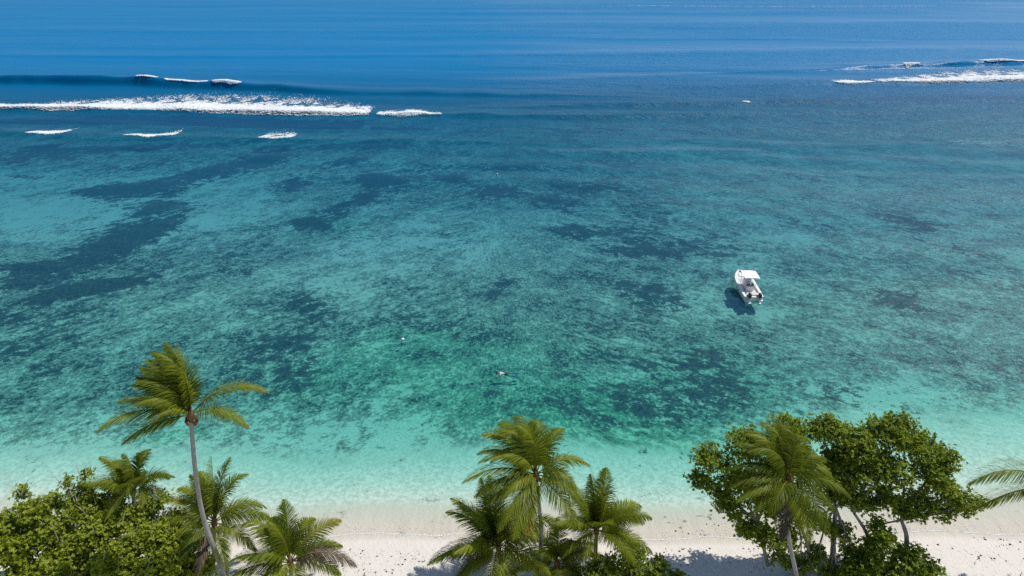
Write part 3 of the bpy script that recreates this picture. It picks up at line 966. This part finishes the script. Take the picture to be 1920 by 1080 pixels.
palm('small palm behind the middle trunk with browned hanging fronds', (1045, 1062), 33.6, [(1046, 1100, 33.6)],
     auto(11, 77, 3.4, .1, -10, 70, 1.0, 80) + [(20, 38, 3.2, 1.3, 0, dict(DEADF)), (48, 40, 2.9, 1.3, .1, dict(DEADF))], 7, (.15, .12))
palm('low palm on bare sand at the bottom, right of the tallest palm', (545, 1060), 32.6, [(548, 1110, 32.5)],
     [(148, 62, 5.8, 1.35, .1, {'tip': .3}), (140, 58, 3.8, 1.0, .1), (118, 66, 3.6, .9, .15), (96, 70, 4.0, .6, .1), (60, 64, 3.4, .9, .0), (38, 48, 4.2, .75, -.1, {'tip': .3}), (24, 30, 3.6, .9, 0), (178, 30, 4.2, .9, .1), (190, 14, 4.3, .8, .1),
      (206, 0, 3.8, .9, .05), (-6, 26, 3.8, 1.3, 0), (4, 34, 4.9, 1.35, -.05, dict(DEADF)), (250, 20, 3.4, 1.2, 0), (300, 20, 3.4, 1.2, 0), (130, 78, 3.2, .7, .2), (200, 60, 3.2, 1.2, .2)], 8, (.15, .12))
palm('palm directly behind the tall trunk with one frond pointing straight up', (402, 985), 34.4, [(400, 1060, 34.3)],
     [(88, 72, 4.4, .12, .02, {'twist': 80, 'width': .8}), (74, 66, 4.2, .55, .0, {'twist': 30}), (58, 62, 4.0, .9, .0), (112, 60, 4.0, .8, .25), (140, 52, 4.2, 1.0, .3, {'tip': .5}), (156, 44, 4.2, 1.0, .3, {'tip': .5}), (30, 38, 3.8, 1.3, -.05), (12, 26, 3.8, 1.0, 0),
      (176, 30, 4.0, 1.0, .2), (196, 16, 3.6, 1.0, .2), (-22, 6, 3.6, 1.0, 0), (300, 0, 3.6, .9, 0), (262, -10, 3.4, .8, 0, dict(DEADF)), (240, 20, 3.2, 1.2, .1), (120, 76, 3.6, .6, .3)], 9, (.15, .12))
palm('dark-tipped palm half buried behind the left shrubs', (250, 925), 36.0, [(252, 1000, 36.0)],
     auto(15, 93, 3.2, .3, 5, 76, 1.1, 25), 10, (.14, .11))

# ---- broadleaf trees and shrubs
LEAF = np.array([(0, 0, 0), (.36, -.27, .05), (.36, 0, -.02), (.36, .27, .05), (.80, -.25, .04), (.82, 0, -.04), (.80, .25, .04), (1.0, 0, -.05)])
LEAF_F3 = np.array([(0, 1, 2), (0, 2, 3), (4, 7, 5), (5, 7, 6)])
LEAF_F4 = np.array([(1, 4, 5, 2), (2, 5, 6, 3)])


def rosettes(C, size, rnd, tone_c, per=7, upbias=.75):
    """leaf rosettes at centres C: each leaf its own folded blade"""
    n = len(C)
    m = n * per
    C = np.repeat(C, per, 0)
    tc = np.repeat(tone_c, per)
    ax = nrm(np.array([0, 0, 1.0]) * upbias + rnd.standard_normal((n, 3)) * .45)
    ax = np.repeat(ax, per, 0)
    u = nrm(np.cross(ax, np.array([.3, 1., .2]) + 0 * ax))
    v = np.cross(ax, u)
    a = (np.arange(m) % per) * (2 * math.pi / per) * 1.0 + rnd.uniform(-.4, .4, m)
    rise = rnd.uniform(-.35, .8, m)[:, None]
    d = nrm(u * np.cos(a)[:, None] + v * np.sin(a)[:, None] + ax * rise)
    s = nrm(np.cross(ax, d))
    w = np.cross(d, s)
    L = (size * rnd.uniform(.65, 1.2, m))[:, None, None]
    V = C[:, None] + L * (LEAF[None, :, 0:1] * d[:, None] + LEAF[None, :, 1:2] * s[:, None] + LEAF[None, :, 2:3] * w[:, None] * 2.0)
    off = (np.arange(m) * 8)[:, None, None]
    F3 = (LEAF_F3[None] + off).reshape(-1, 3)
    F4 = (LEAF_F4[None] + off).reshape(-1, 4)
    tone = np.clip(tc + .12 * rnd.standard_normal(m), 0, 1)
    return V.reshape(-1, 3), [F3, F4], {'tone': np.repeat(tone, 8)}


def leafy(name, label, cat, group, base, forks, lobes, seed, mat, leaf=.17, dens=150, tone=.38, trunk_r=.16, twigs=0, per=7, flat=.72):
    """base (px,py,Y) on the sand; forks: trunk polylines [(px,py,Y)...]; lobes (px,py,Y,r)"""
    rnd = np.random.default_rng(seed)
    b = at(*base)
    b.z = max(b.z, 0) if b.z > -5 else .3
    b = Vector((b.x, b.y, -float(depth_at(np.array([b.x]), np.array([b.y]))[0]) - .1))
    root = empty(name, tuple(b), label, cat, group)
    ends = []
    for k, pl in enumerate(forks):
        ps = [b if k == 0 else None] + [at(*q) for q in pl]
        if ps[0] is None:
            ps = ps[1:]
        sp = spline([tuple(q) for q in ps], 14)
        mb = MB()
        r0 = trunk_r if k == 0 else trunk_r * .75
        mb.tube(sp, [r0 * (1 - .45 * i / 13) * (1 + .06 * math.sin(i * 2.1 + k)) for i in range(14)], 8)
        mb.build('trunk', M['bark'], root, True)
        ends.append(Vector(sp[-1]))
    C, T = [], []
    for (px, py, yy, rl) in lobes:
        c = at(px, py, yy)
        st = min(ends, key=lambda q: (q - c).length)
        mid = st.lerp(c, .5) + Vector((rnd.uniform(-.3, .3), rnd.uniform(-.3, .3), .3))
        lp = spline([tuple(st), tuple(mid), tuple(c)], 8)
        mb = MB()
        mb.tube(lp, [trunk_r * (.5 - .40 * i / 7) for i in range(8)], 6)
        for j in range(7):
            dv = Vector(rnd.standard_normal(3)).normalized()
            dv.z = abs(dv.z) * .8
            q0 = Vector(lp[rnd.integers(4, 8)])
            q2 = c + dv * rl * .9
            q1 = q0.lerp(q2, .5) + Vector(rnd.standard_normal(3)) * .08 * rl
            mb.tube([q0, q1, q2], [trunk_r * .14, trunk_r * .10, .008], 5, False)
        mb.build('branch', M['bark'], root, True)
        nc = int(dens * rl * rl * .26)
        cc = nrm(rnd.standard_normal((nc, 3))) * (rl * rnd.random((nc, 1)) ** .42)
        cc[:, 2] = cc[:, 2] * flat + .1 * rl
        ok = (cc[:, 2] > -.5 * rl) | (rnd.random(nc) < .25)
        cc = cc[ok] + np.array(c)
        for q in cc:
            m = rnd.integers(4, 9)
            C.append(q + rnd.standard_normal((m, 3)) * np.array([.26, .26, .17]) * (leaf / .17))
            T.append(np.full(m, tone + .16 * rnd.standard_normal()))
    C, T = np.concatenate(C), np.concatenate(T)
    V, F, A = rosettes(C, leaf, rnd, T, per)
    cr = link_mesh('crown', np_mesh('crown', V, F, A), mat, root, False)
    cr['kind'] = 'stuff'
    for k in range(twigs):
        (px, py, yy, rl) = lobes[k % len(lobes)]
        c = at(px, py, yy)
        q0 = c + Vector((rnd.uniform(-.8, .8) * rl, -.65 * rl, rnd.uniform(.0, .45) * rl))
        dv = Vector((rnd.uniform(-.7, .7), rnd.uniform(-.2, .6), 1.0)).normalized()
        le = rnd.uniform(.7, 1.5)
        q1 = q0 + dv * le * .6 + Vector(rnd.standard_normal(3)) * .08
        q2 = q0 + dv * le + Vector(rnd.standard_normal(3)) * .15
        mb = MB()
        mb.tube([q0, q1, q2], [.030, .022, .008], 5, False)
        mb.tube([q1, q1 + Vector((rnd.uniform(-.4, .4), .1, .35)), q1 + Vector((rnd.uniform(-.6, .6), .1, .6))], [.012, .009, .004], 4, False)
        mb.build('bare_twig', M['twig'], root, True)
    return root


TG, SG = 'broad trees at the right of the beach', 'shrubs growing along the beach'
leafy('broadleaf_tree', 'broad ragged tree behind the right palm, leaning left over the water', 'tree', TG, (1556, 1078, 34.6), [[(1562, 1010, 34.8), (1566, 950, 35.2)], [(1520, 1085, 34.4), (1516, 1030, 34.4), (1490, 960, 34.9)], [(1440, 1060, 34.2), (1420, 980, 34.4)]],
      [(1335, 862, 36, 1.15), (1400, 835, 36.5, 1.45), (1478, 815, 37, 1.5), (1312, 900, 35.6, .8), (1390, 900, 35.2, 1.5), (1450, 890, 35.8, 1.4), (1440, 945, 34.9, 1.35), (1370, 955, 34.7, .9), (1425, 1005, 34.2, .9), (1540, 808, 37, 1.1), (1500, 965, 34.9, 1.1), (1545, 985, 34.9, .9), (1530, 1040, 34.4, .8), (1545, 880, 36, 1.2), (1460, 1045, 34, .7), (1400, 990, 34.3, .9), (1470, 1010, 34.2, 1.0), (1500, 1060, 33.9, .9), (1560, 930, 35.4, 1.0), (1570, 860, 36.3, 1.1), (1350, 925, 35.2, .9), (1580, 1000, 34.7, .8), (1600, 1040, 34.2, .9), (1555, 1075, 33.8, .8)],
      21, M['tree_leaf'], .135, 260, .36, .19)
leafy('broadleaf_tree', 'dense rounded tree on the right with a single grey trunk over white sand', 'tree', TG, (1698, 1055, 34.4), [[(1700, 1010, 34.5), (1690, 975, 34.8)], [(1650, 1060, 34.4), (1625, 1000, 34.7), (1600, 960, 35.0)]],
      [(1600, 830, 36.5, 1.45), (1660, 815, 37, 1.5), (1720, 838, 36.6, 1.4), (1600, 888, 35.7, 1.35), (1665, 885, 35.7, 1.5), (1745, 895, 35.6, 1.4), (1788, 930, 35.2, 1.05), (1720, 945, 35.0, 1.2), (1655, 935, 35.2, 1.0), (1832, 945, 35, .6), (1770, 862, 36.2, 1.0), (1690, 800, 37.2, 1.0), (1630, 855, 36.2, 1.2), (1800, 955, 35, .7), (1620, 945, 35.1, .8), (1560, 800, 37.1, .9), (1640, 985, 34.8, .55), (1600, 930, 35.3, .9), (1580, 860, 36.2, 1.2), (1570, 910, 35.6, 1.0), (1690, 960, 34.9, .8), (1760, 960, 34.9, .7)],
      22, M['tree_leaf'], .135, 290, .38, .2)
leafy('broadleaf_shrub', 'dark low shrub under the rounded tree at the right', 'shrub', SG, (1660, 1090, 33.4), [[(1660, 1075, 33.4)]],
      [(1640, 1030, 33.7, .95), (1700, 1045, 33.6, .95), (1600, 1062, 33.3, .9), (1740, 1068, 33.3, .75), (1665, 1078, 33, 1.1), (1590, 1085, 33, .8), (1655, 1005, 33.9, .7), (1715, 1085, 32.8, 1.0), (1625, 1050, 33.4, .9)], 23, M['tree_leaf'], .16, 260, .34, .09)
leafy('broadleaf_shrub', 'dark green shrub at the bottom centre beside the low palms', 'shrub', SG, (1170, 1100, 33), [[(1170, 1080, 33)]],
      [(1140, 1062, 33, .95), (1185, 1045, 33.3, 1.0), (1232, 1066, 33.1, .8), (1110, 1085, 32.6, .9), (1190, 1088, 32.6, 1.0), (1270, 1082, 32.8, .5)], 24, M['shrub_leaf'], .13, 380, .28, .08, 5)
leafy('broadleaf_shrub', 'bright green shrub filling the bottom left corner', 'shrub', SG, (80, 1150, 31.5), [[(80, 1090, 31.8)]],
      [(30, 1030, 32.6, 1.4), (120, 1055, 32, 1.5), (-50, 1055, 32, 1.4), (100, 1000, 33.4, 1.2), (15, 985, 33.8, 1.0), (50, 1085, 31.4, 1.3), (-20, 1000, 33.5, 1.1), (60, 960, 34.2, .9), (150, 1020, 32.8, 1.1)], 25, M['shrub_leaf'], .145, 520, .50, .12, 10)
leafy('broadleaf_shrub', 'bright green shrub in front, between the corner shrub and the tall trunk', 'shrub', SG, (250, 1150, 31.5), [[(250, 1090, 31.8)]],
      [(220, 1048, 32, 1.4), (300, 1062, 31.8, 1.3), (190, 995, 33.4, 1.2), (270, 1010, 33.2, 1.2), (170, 1085, 31.4, 1.2), (250, 1088, 31.4, 1.2), (230, 975, 34, .9), (300, 1010, 33.2, 1.0), (160, 960, 34.3, .9)], 26, M['shrub_leaf'], .145, 520, .50, .12, 10)
leafy('broadleaf_shrub', 'rounded bright shrub at the foot of the tall curving trunk', 'shrub', SG, (365, 1120, 33), [[(365, 1080, 33)]],
      [(352, 1030, 33.4, 1.0), (380, 1062, 33, .8), (335, 1075, 32.6, .9), (330, 1005, 33.8, .7)], 27, M['shrub_leaf'], .145, 520, .46, .1, 4)
leafy('broadleaf_shrub', 'thin shrub with bare twigs at the top left against pale water', 'shrub', SG, (130, 1080, 34.8), [[(130, 1000, 34.9)]],
      [(150, 935, 35.2, 1.0), (95, 950, 35, .9), (210, 945, 35.4, 1.0), (60, 970, 34.6, .8), (40, 925, 35.2, .5), (160, 890, 35.6, .38), (130, 905, 35.5, .4)], 28, M['shrub_leaf'], .145, 280, .42, .1, 16)
leafy('broadleaf_shrub', 'pale twiggy shrub between the buried palm and the tall trunk', 'shrub', SG, (300, 1080, 34.6), [[(300, 1000, 34.7)]],
      [(275, 955, 35, .95), (322, 978, 34.8, .85), (240, 975, 34.8, .9), (300, 935, 35.2, .5)], 29, M['shrub_leaf'], .14, 320, .5, .1, 20)

# ------------------------------------------------------------------ moored boat
M['gelcoat'] = simple('white_gelcoat', (.80, .80, .79), .28, .5, 1.5, .03)
M['deck'] = simple('deck_nonskid', (.62, .60, .58), .65, .3, 5, .08)
M['canvas'] = simple('white_canopy', (.82, .82, .80), .6, .3, 2, .03)
M['black'] = simple('engine_black', (.018, .020, .024), .3, .5)
M['silver'] = simple('engine_silver', (.62, .63, .64), .35, .5)
M['alu'] = simple('aluminium_tube', (.55, .56, .58), .35, .5, metal=.6)
M['seat'] = simple('seat_vinyl', (.10, .095, .10), .55, .4)
M['cushion'] = simple('pale_cushion', (.60, .50, .47), .7, .3)
M['screen'] = simple('smoked_screen', (.03, .045, .06), .1, .6)

BX, BY, BH = 29.6, 74.85, R(-2.0)
boat = empty('motor_boat', (BX, BY, 0), 'white twin-engine motor boat with flat canopy moored in the lagoon', 'boat')
boat.rotation_euler = (0, 0, BH)


def bpart(mb, name, mat, parent=None, smooth=False):
    o = mb.build(name, mat, None, smooth)
    o.parent = parent or boat
    return o


LB = 7.0
def half_w(t):
    return 1.17 * (1 - max(0, (t - .50) / .50) ** 2.6) ** .62 * (.97 + .03 * min(1, t / .2))
def sheer(t): return .64 + .30 * t ** 2
ST = [i / 20 for i in range(21)]
# outer hull: two sponsons joined by a tunnel deck
rings = []
for t in ST:
    t2 = min(t, .992)
    hw, sh, y_ = half_w(t2), sheer(t), t * LB
    ke = -.62 + 1.0 * max(0, (t - .6) / .4) ** 2
    tun = .12 + .3 * max(0, (t - .6) / .4) ** 2
    rings.append([(hw, y_, sh), (hw * .985, y_ - .02, .30 + .15 * t), (hw * .90, y_ - .06 * t, .02 + .4 * max(0, t - .6)), (hw * .68, y_ - .10 * t, ke), (hw * .45, y_ - .08 * t, tun), (0, y_ - .08 * t, tun + .03),
                  (-hw * .45, y_ - .08 * t, tun), (-hw * .68, y_ - .10 * t, ke), (-hw * .90, y_ - .06 * t, .02 + .4 * max(0, t - .6)), (-hw * .985, y_ - .02, .30 + .15 * t), (-hw, y_, sh)])
mb = MB()
mb.loft(rings, close=False, cap0=True, cap1=True)
hull = bpart(mb, 'hull', M['gelcoat'], smooth=False)
# gunwale ring
mb = MB()
for sgn in (1, -1):
    rr_ = []
    for t in ST:
        t2 = min(t, .992)
        hw, sh, y_ = half_w(t2), sheer(t), t * LB
        iw = max(hw - .26, 0.0)
        rr_.append([(sgn * (hw + .03), y_, sh - .03), (sgn * (hw + .03), y_, sh + .04), (sgn * iw, y_, sh + .05), (sgn * iw, y_, sh - .06)])
    mb.loft(rr_, close=True)
bpart(mb, 'gunwale', M['gelcoat'], hull)
# cockpit sole and inner liner
mb = MB()
vs, fs = [], []
for i, t in enumerate(ST):
    t2 = min(t, .975)
    iw = max(half_w(t2) - .25, .02)
    y_ = min(t * LB + .3, LB - .12)
    fl = .40 if t < .62 else .40 + .36 * sstep(.62, .66, np.array([t]))[0]
    vs += [(-iw, y_, sheer(t)), (-iw + .02, y_, fl), (iw - .02, y_, fl), (iw, y_, sheer(t))]
    if i:
        a = (i - 1) * 4
        fs += [(a, a + 1, a + 5, a + 4), (a + 1, a + 2, a + 6, a + 5), (a + 2, a + 3, a + 7, a + 6)]
mb.add(vs, fs)
bpart(mb, 'deck', M['deck'])
mb = MB()
mb.box((0, .33, .62), (1.75, .14, .42))
mb.box((0, .12, .58), (.55, .40, .12))
bpart(mb, 'transom', M['gelcoat'])
mb = MB()
for s_x in (-.82, .82):
    mb.box((s_x, -.12, .22), (.52, .50, .14), 0, .92)
bpart(mb, 'swim_platform', M['gelcoat'])
# rub rail
for sgn in (1, -1):
    mb = MB()
    mb.tube([(sgn * (half_w(min(t, .985)) + .045), t * LB, sheer(t) - .06) for t in ST], .028, 6)
    bpart(mb, 'rub_rail', M['alu'], hull)
# console, screen, wheel, seats
mb = MB()
mb.loft([[(-.45, 3.0, .40), (.45, 3.0, .40), (.42, 4.15, .40), (-.42, 4.15, .40)], [(-.45, 3.0, 1.25), (.45, 3.0, 1.25), (.40, 4.0, 1.15), (-.40, 4.0, 1.15)], [(-.42, 3.25, 1.45), (.42, 3.25, 1.45), (.36, 3.75, 1.40), (-.36, 3.75, 1.40)]])
con = bpart(mb, 'console', M['gelcoat'])
mb = MB()
mb.loft([[(-.41, 3.70, 1.42), (.41, 3.70, 1.42), (.41, 3.67, 1.42), (-.41, 3.67, 1.42)], [(-.36, 3.42, 1.85), (.36, 3.42, 1.85), (.36, 3.39, 1.85), (-.36, 3.39, 1.85)]])
bpart(mb, 'windscreen', M['screen'], con)
mb = MB()
mb.tube([(.19 * math.cos(a), 2.90 - .06 * math.sin(a), 1.18 + .19 * math.sin(a)) for a in [k * math.pi / 8 for k in range(17)]], .018, 6, False)
bpart(mb, 'steering_wheel', M['black'], con)
mb = MB()
mb.box((0, 2.25, .70), (.95, .50, .60))
seat = bpart(mb, 'helm_seat', M['gelcoat'])
mb = MB()
mb.box((0, 2.25, 1.06), (.92, .48, .10))
bpart(mb, 'cushion', M['cushion'], seat)
for s_x in (-.24, .24):
    mb = MB()
    mb.loft([[(s_x - .19, 2.0, 1.11), (s_x + .19, 2.0, 1.11), (s_x + .19, 2.09, 1.11), (s_x - .19, 2.09, 1.11)], [(s_x - .16, 1.93, 1.48), (s_x + .16, 1.93, 1.48), (s_x + .16, 2.0, 1.48), (s_x - .16, 2.0, 1.48)]])
    bpart(mb, 'seat_back', M['seat'], seat)
mb = MB()
mb.box((0, .72, .55), (1.5, .42, .30))
bench = bpart(mb, 'stern_bench', M['gelcoat'])
mb = MB()
mb.box((0, .72, .735), (1.4, .38, .07))
bpart(mb, 'bench_cushion', M['cushion'], bench)
mb = MB()
mb.box((0, 5.75, .84), (.9, .9, .08), 0, .85)
bpart(mb, 'bow_hatch', M['gelcoat'])
# canopy on four legs
CZ = 2.36
mb = MB()
prof = [(-1.0, 0), (-.6, .05), (0, .075), (.6, .05), (1.0, 0), (.6, .0), (0, .02), (-.6, .0)]
rg = []
for y_, k, dz in ((1.62, .97, -.01), (1.68, 1.0, .0), (2.7, 1.0, .04), (3.75, 1.0, .0), (3.83, .95, -.02)):
    rg.append([(x * .92 * k, y_, CZ + z_ + dz) for x, z_ in prof])
mb.loft(rg)
can = bpart(mb, 'canopy', M['canvas'])
for sgn in (1, -1):
    for (y0, y1) in ((2.2, 1.95), (3.9, 3.55)):
        mb = MB()
        mb.tube([(sgn * .62, y0, .42), (sgn * .70, (y0 + y1) / 2, 1.5), (sgn * .78, y1, CZ - .02)], .028, 7)
        bpart(mb, 'canopy_leg', M['alu'], can)
    mb = MB()
    mb.tube([(sgn * .80, 1.75, CZ - .03), (sgn * .80, 3.7, CZ - .03)], .025, 6)
    bpart(mb, 'canopy_rail', M['alu'], can)
# bow rail and cleats
mb = MB()
mb.tube([(sgn_ * (half_w(min(t, .97)) - .08), min(t * LB, LB - .12), sheer(t) + .28) for sgn_, t in [(1, k) for k in (.62, .72, .82, .90, .95, .975)] + [(-1, k) for k in (.975, .95, .90, .82, .72, .62)]], .018, 6)
for sgn in (1, -1):
    for t in (.62, .78, .92):
        mb.tube([(sgn * (half_w(t) - .08), t * LB, sheer(t) + .02), (sgn * (half_w(t) - .08), t * LB, sheer(t) + .28)], .015, 6)
bpart(mb, 'bow_rail', M['alu'])
for sgn in (1, -1):
    ox = .62 * sgn
    mb = MB()
    cowl = []
    for z_, w_, d0, d1 in ((.62, .15, -.42, .10), (.72, .20, -.52, .14), (.95, .22, -.56, .13), (1.14, .20, -.52, .08), (1.24, .13, -.42, .0)):
        cowl.append([(ox + w_ * math.cos(a) * (abs(math.cos(a)) ** -.25 if abs(math.cos(a)) > .01 else 1), (d0 + d1) / 2 + (d1 - d0) / 2 * math.sin(a), z_) for a in [k * math.pi / 6 for k in range(12)]])
    mb.loft(cowl)
    eng = bpart(mb, 'outboard_engine', M['black'], smooth=True)
    mb = MB()
    mb.loft([[(ox - .09, -.38, -.30), (ox + .09, -.38, -.30), (ox + .09, -.02, -.30), (ox - .09, -.02, -.30)], [(ox - .12, -.48, .45), (ox + .12, -.48, .45), (ox + .12, .06, .45), (ox - .12, .06, .45)], [(ox - .13, -.46, .64), (ox + .13, -.46, .64), (ox + .13, .08, .64), (ox - .13, .08, .64)]])
    bpart(mb, 'midsection', M['silver'], eng)
    mb = MB()
    mb.box((ox, -.52, .06), (.40, .34, .05), 0, .9)
    bpart(mb, 'splash_plate', M['gelcoat'], eng)
    mb = MB()
    mb.box((ox, .14, .55), (.30, .22, .30))
    bpart(mb, 'engine_bracket', M['black'], eng)

# ------------------------------------------------------------------ mooring buoys
M['buoy'] = simple('white_buoy', (.78, .78, .76), .4, .4)
M['buoy_red'] = simple('faded_red_buoy', (.66, .50, .48), .5, .4)
M['rope'] = simple('dark_rope', (.04, .045, .04), .9, .1)
for (px, py, lab, mt, rr_) in ((755, 636, 'small white mooring buoy nearest the swimmer', 'buoy', .19), (932, 326, 'tiny faded pink buoy far out in the lagoon', 'buoy_red', .17)):
    w = at(px, py, z=.1)
    bo = empty('mooring_buoy', (w.x, w.y, 0), lab, 'buoy', 'buoys floating in the lagoon')
    mb = MB(); mb.ball((w.x, w.y, .09), rr_, 12, 9); mb.build('float', M[mt], bo, True)
    mb = MB(); mb.tube([(w.x, w.y, .09 + rr_ * .9), (w.x + .03, w.y, .09 + rr_ * 1.35), (w.x - .04, w.y, .09 + rr_ * 1.35), (w.x, w.y, .09 + rr_ * .9)], .02, 6); mb.build('ring', M['rope'], bo, True)
    mb = MB(); mb.tube([(w.x, w.y, -.05), (w.x - .12, w.y - .1, -.2), (w.x - .3, w.y + .2, -1.3)], .03, 6); mb.build('rope', M['rope'], bo, True)

# ------------------------------------------------------------------ snorkeller
M['skin'] = simple('skin', (.26, .15, .10), .5, .4, 6, .1)
M['shirt'] = simple('pale_rash_vest', (.50, .46, .47), .7, .3, 5, .1)
M['shorts'] = simple('black_shorts', (.02, .022, .028), .7, .3)
M['hair'] = simple('dark_hair', (.012, .010, .009), .6, .3)
M['fin'] = simple('blue_fin', (.02, .10, .28), .4, .5)
M['mask'] = simple('black_mask', (.015, .015, .018), .3, .5)


def skin_mesh(name, joints, edges, radii, mat, parent, root=0, sub=2):
    me = bpy.data.meshes.new(name)
    me.from_pydata(joints, edges, [])
    o = bpy.data.objects.new(name, me)
    col.objects.link(o)
    md = o.modifiers.new('skin', 'SKIN')
    for i, r_ in enumerate(radii):
        v = me.skin_vertices[0].data[i]
        v.radius = (r_ if isinstance(r_, tuple) else (r_, r_))
        v.use_root = (i == root)
    md.use_smooth_shade = True
    sb = o.modifiers.new('subsurf', 'SUBSURF')
    sb.levels = sb.render_levels = sub
    me.materials.append(mat)
    o.parent = parent
    return o


w = at(937, 700, z=0)
per_ = empty('person', (w.x, w.y, -0.02), 'snorkeller floating face down in pale top and blue fins', 'person')
per_.rotation_euler = (0, R(7), R(4))
# lying face down along +x: head at -x, feet at +x
J = [(.55, 0, 0), (.30, 0, .03), (.05, 0, .04), (-.10, 0, .03), (-.20, 0, .01),           # pelvis .. neck
     (.02, .19, .0), (-.12, .38, -.10), (-.34, .46, -.16), (-.46, .47, -.18),              # left arm
     (.02, -.19, .0), (-.06, -.40, -.10), (-.26, -.52, -.16), (-.38, -.54, -.18),          # right arm
     (.60, .10, -.02), (1.02, .15, -.05), (1.42, .20, -.06),                               # left leg
     (.60, -.10, -.02), (1.02, -.13, -.10), (1.42, -.24, -.12)]                            # right leg
E_ = [(0, 1), (1, 2), (2, 3), (3, 4), (2, 5), (5, 6), (6, 7), (7, 8), (2, 9), (9, 10), (10, 11), (11, 12), (0, 13), (13, 14), (14, 15), (0, 16), (16, 17), (17, 18)]
Rr = [(.15, .11), (.14, .10), (.17, .11), (.11, .09), .062, .065, .048, .038, .030, .065, .048, .038, .030, .10, .068, .045, .10, .068, .045]
body = skin_mesh('body', J, E_, Rr, M['skin'], per_)
top_ = skin_mesh('rash_vest', [(.44, 0, .01), (.28, 0, .035), (.05, 0, .045), (-.08, 0, .035), (.02, .19, .0), (-.05, .30, -.05), (.02, -.19, .0), (-.02, -.31, -.05)], [(0, 1), (1, 2), (2, 3), (2, 4), (4, 5), (2, 6), (6, 7)],
                 [(.158, .118), (.152, .112), (.182, .122), (.10, .09), .078, .064, .078, .064], M['shirt'], per_)
sh_ = skin_mesh('swim_shorts', [(.55, 0, .0), (.44, 0, .01), (.62, .105, -.02), (.84, .13, -.035), (.62, -.105, -.02), (.84, -.12, -.06)], [(0, 1), (0, 2), (2, 3), (0, 4), (4, 5)], [(.168, .125), (.162, .122), .115, .095, .115, .095], M['shorts'], per_)
mb = MB(); mb.ball((-.33, 0, -.01), (.115, .082, .095), 12, 9); hd = mb.build('head', M['skin'], None, True); hd.parent = per_
mb = MB(); mb.ball((-.325, 0, .022), (.118, .090, .085), 12, 8); hr = mb.build('hair', M['hair'], None, True); hr.parent = hd
mb = MB(); mb.box((-.37, 0, -.10), (.10, .15, .05)); mk = mb.build('mask', M['mask'], None); mk.parent = hd
mb = MB(); mb.ball((-.31, .085, -.02), (.03, .012, .02), 6, 5); mb.ball((-.31, -.085, -.02), (.03, .012, .02), 6, 5); mb.ball((-.36, 0, -.115), (.02, .018, .03), 6, 5); fc = mb.build('face', M['skin'], None, True); fc.parent = hd
mb = MB(); mb.tube([(-.38, .07, -.10), (-.36, .11, -.02), (-.30, .12, .12), (-.26, .12, .24)], .016, 7); sn_ = mb.build('snorkel', M['fin'], None, True); sn_.parent = hd
for (hx, hy, sg) in ((-.46, .47, 1), (-.38, -.54, -1)):
    jj, ee, rd = [(hx, hy, -.18), (hx - .07, hy + .004 * sg, -.19)], [(0, 1)], [.028, (.036, .018)]
    for k, (off, ln_) in enumerate(((-.030, .070), (-.010, .082), (.011, .078), (.031, .060))):
        n_ = len(jj)
        jj += [(hx - .10, hy + off, -.195), (hx - .10 - ln_ * .55, hy + off * 1.15, -.205), (hx - .10 - ln_, hy + off * 1.2, -.222)]
        ee += [(1, n_), (n_, n_ + 1), (n_ + 1, n_ + 2)]
        rd += [.0105, .009, .007]
    n_ = len(jj)
    jj += [(hx - .04, hy - .035 * sg, -.195), (hx - .075, hy - .055 * sg, -.205)]
    ee += [(0, n_), (n_, n_ + 1)]
    rd += [.012, .009]
    skin_mesh('hand', jj, ee, rd, M['skin'], per_, 0, 1)
for (fx, fy, fz, a) in ((1.42, .20, -.05, .15), (1.42, -.24, -.10, -.2)):
    mb = MB()
    ca, sa = math.cos(a), math.sin(a)
    rg = []
    for (u_, hw_, th) in ((-.08, .05, .05), (.10, .055, .045), (.20, .075, .02), (.45, .105, .012), (.62, .125, .008)):
        rg.append([(fx + u_ * ca - v_ * sa, fy + u_ * sa + v_ * ca, fz + zz) for v_, zz in ((-hw_, -th), (hw_, -th), (hw_, th), (-hw_, th))])
    mb.loft(rg)
    f_ = mb.build('swim_fin', M['fin'], None)
    f_.parent = per_
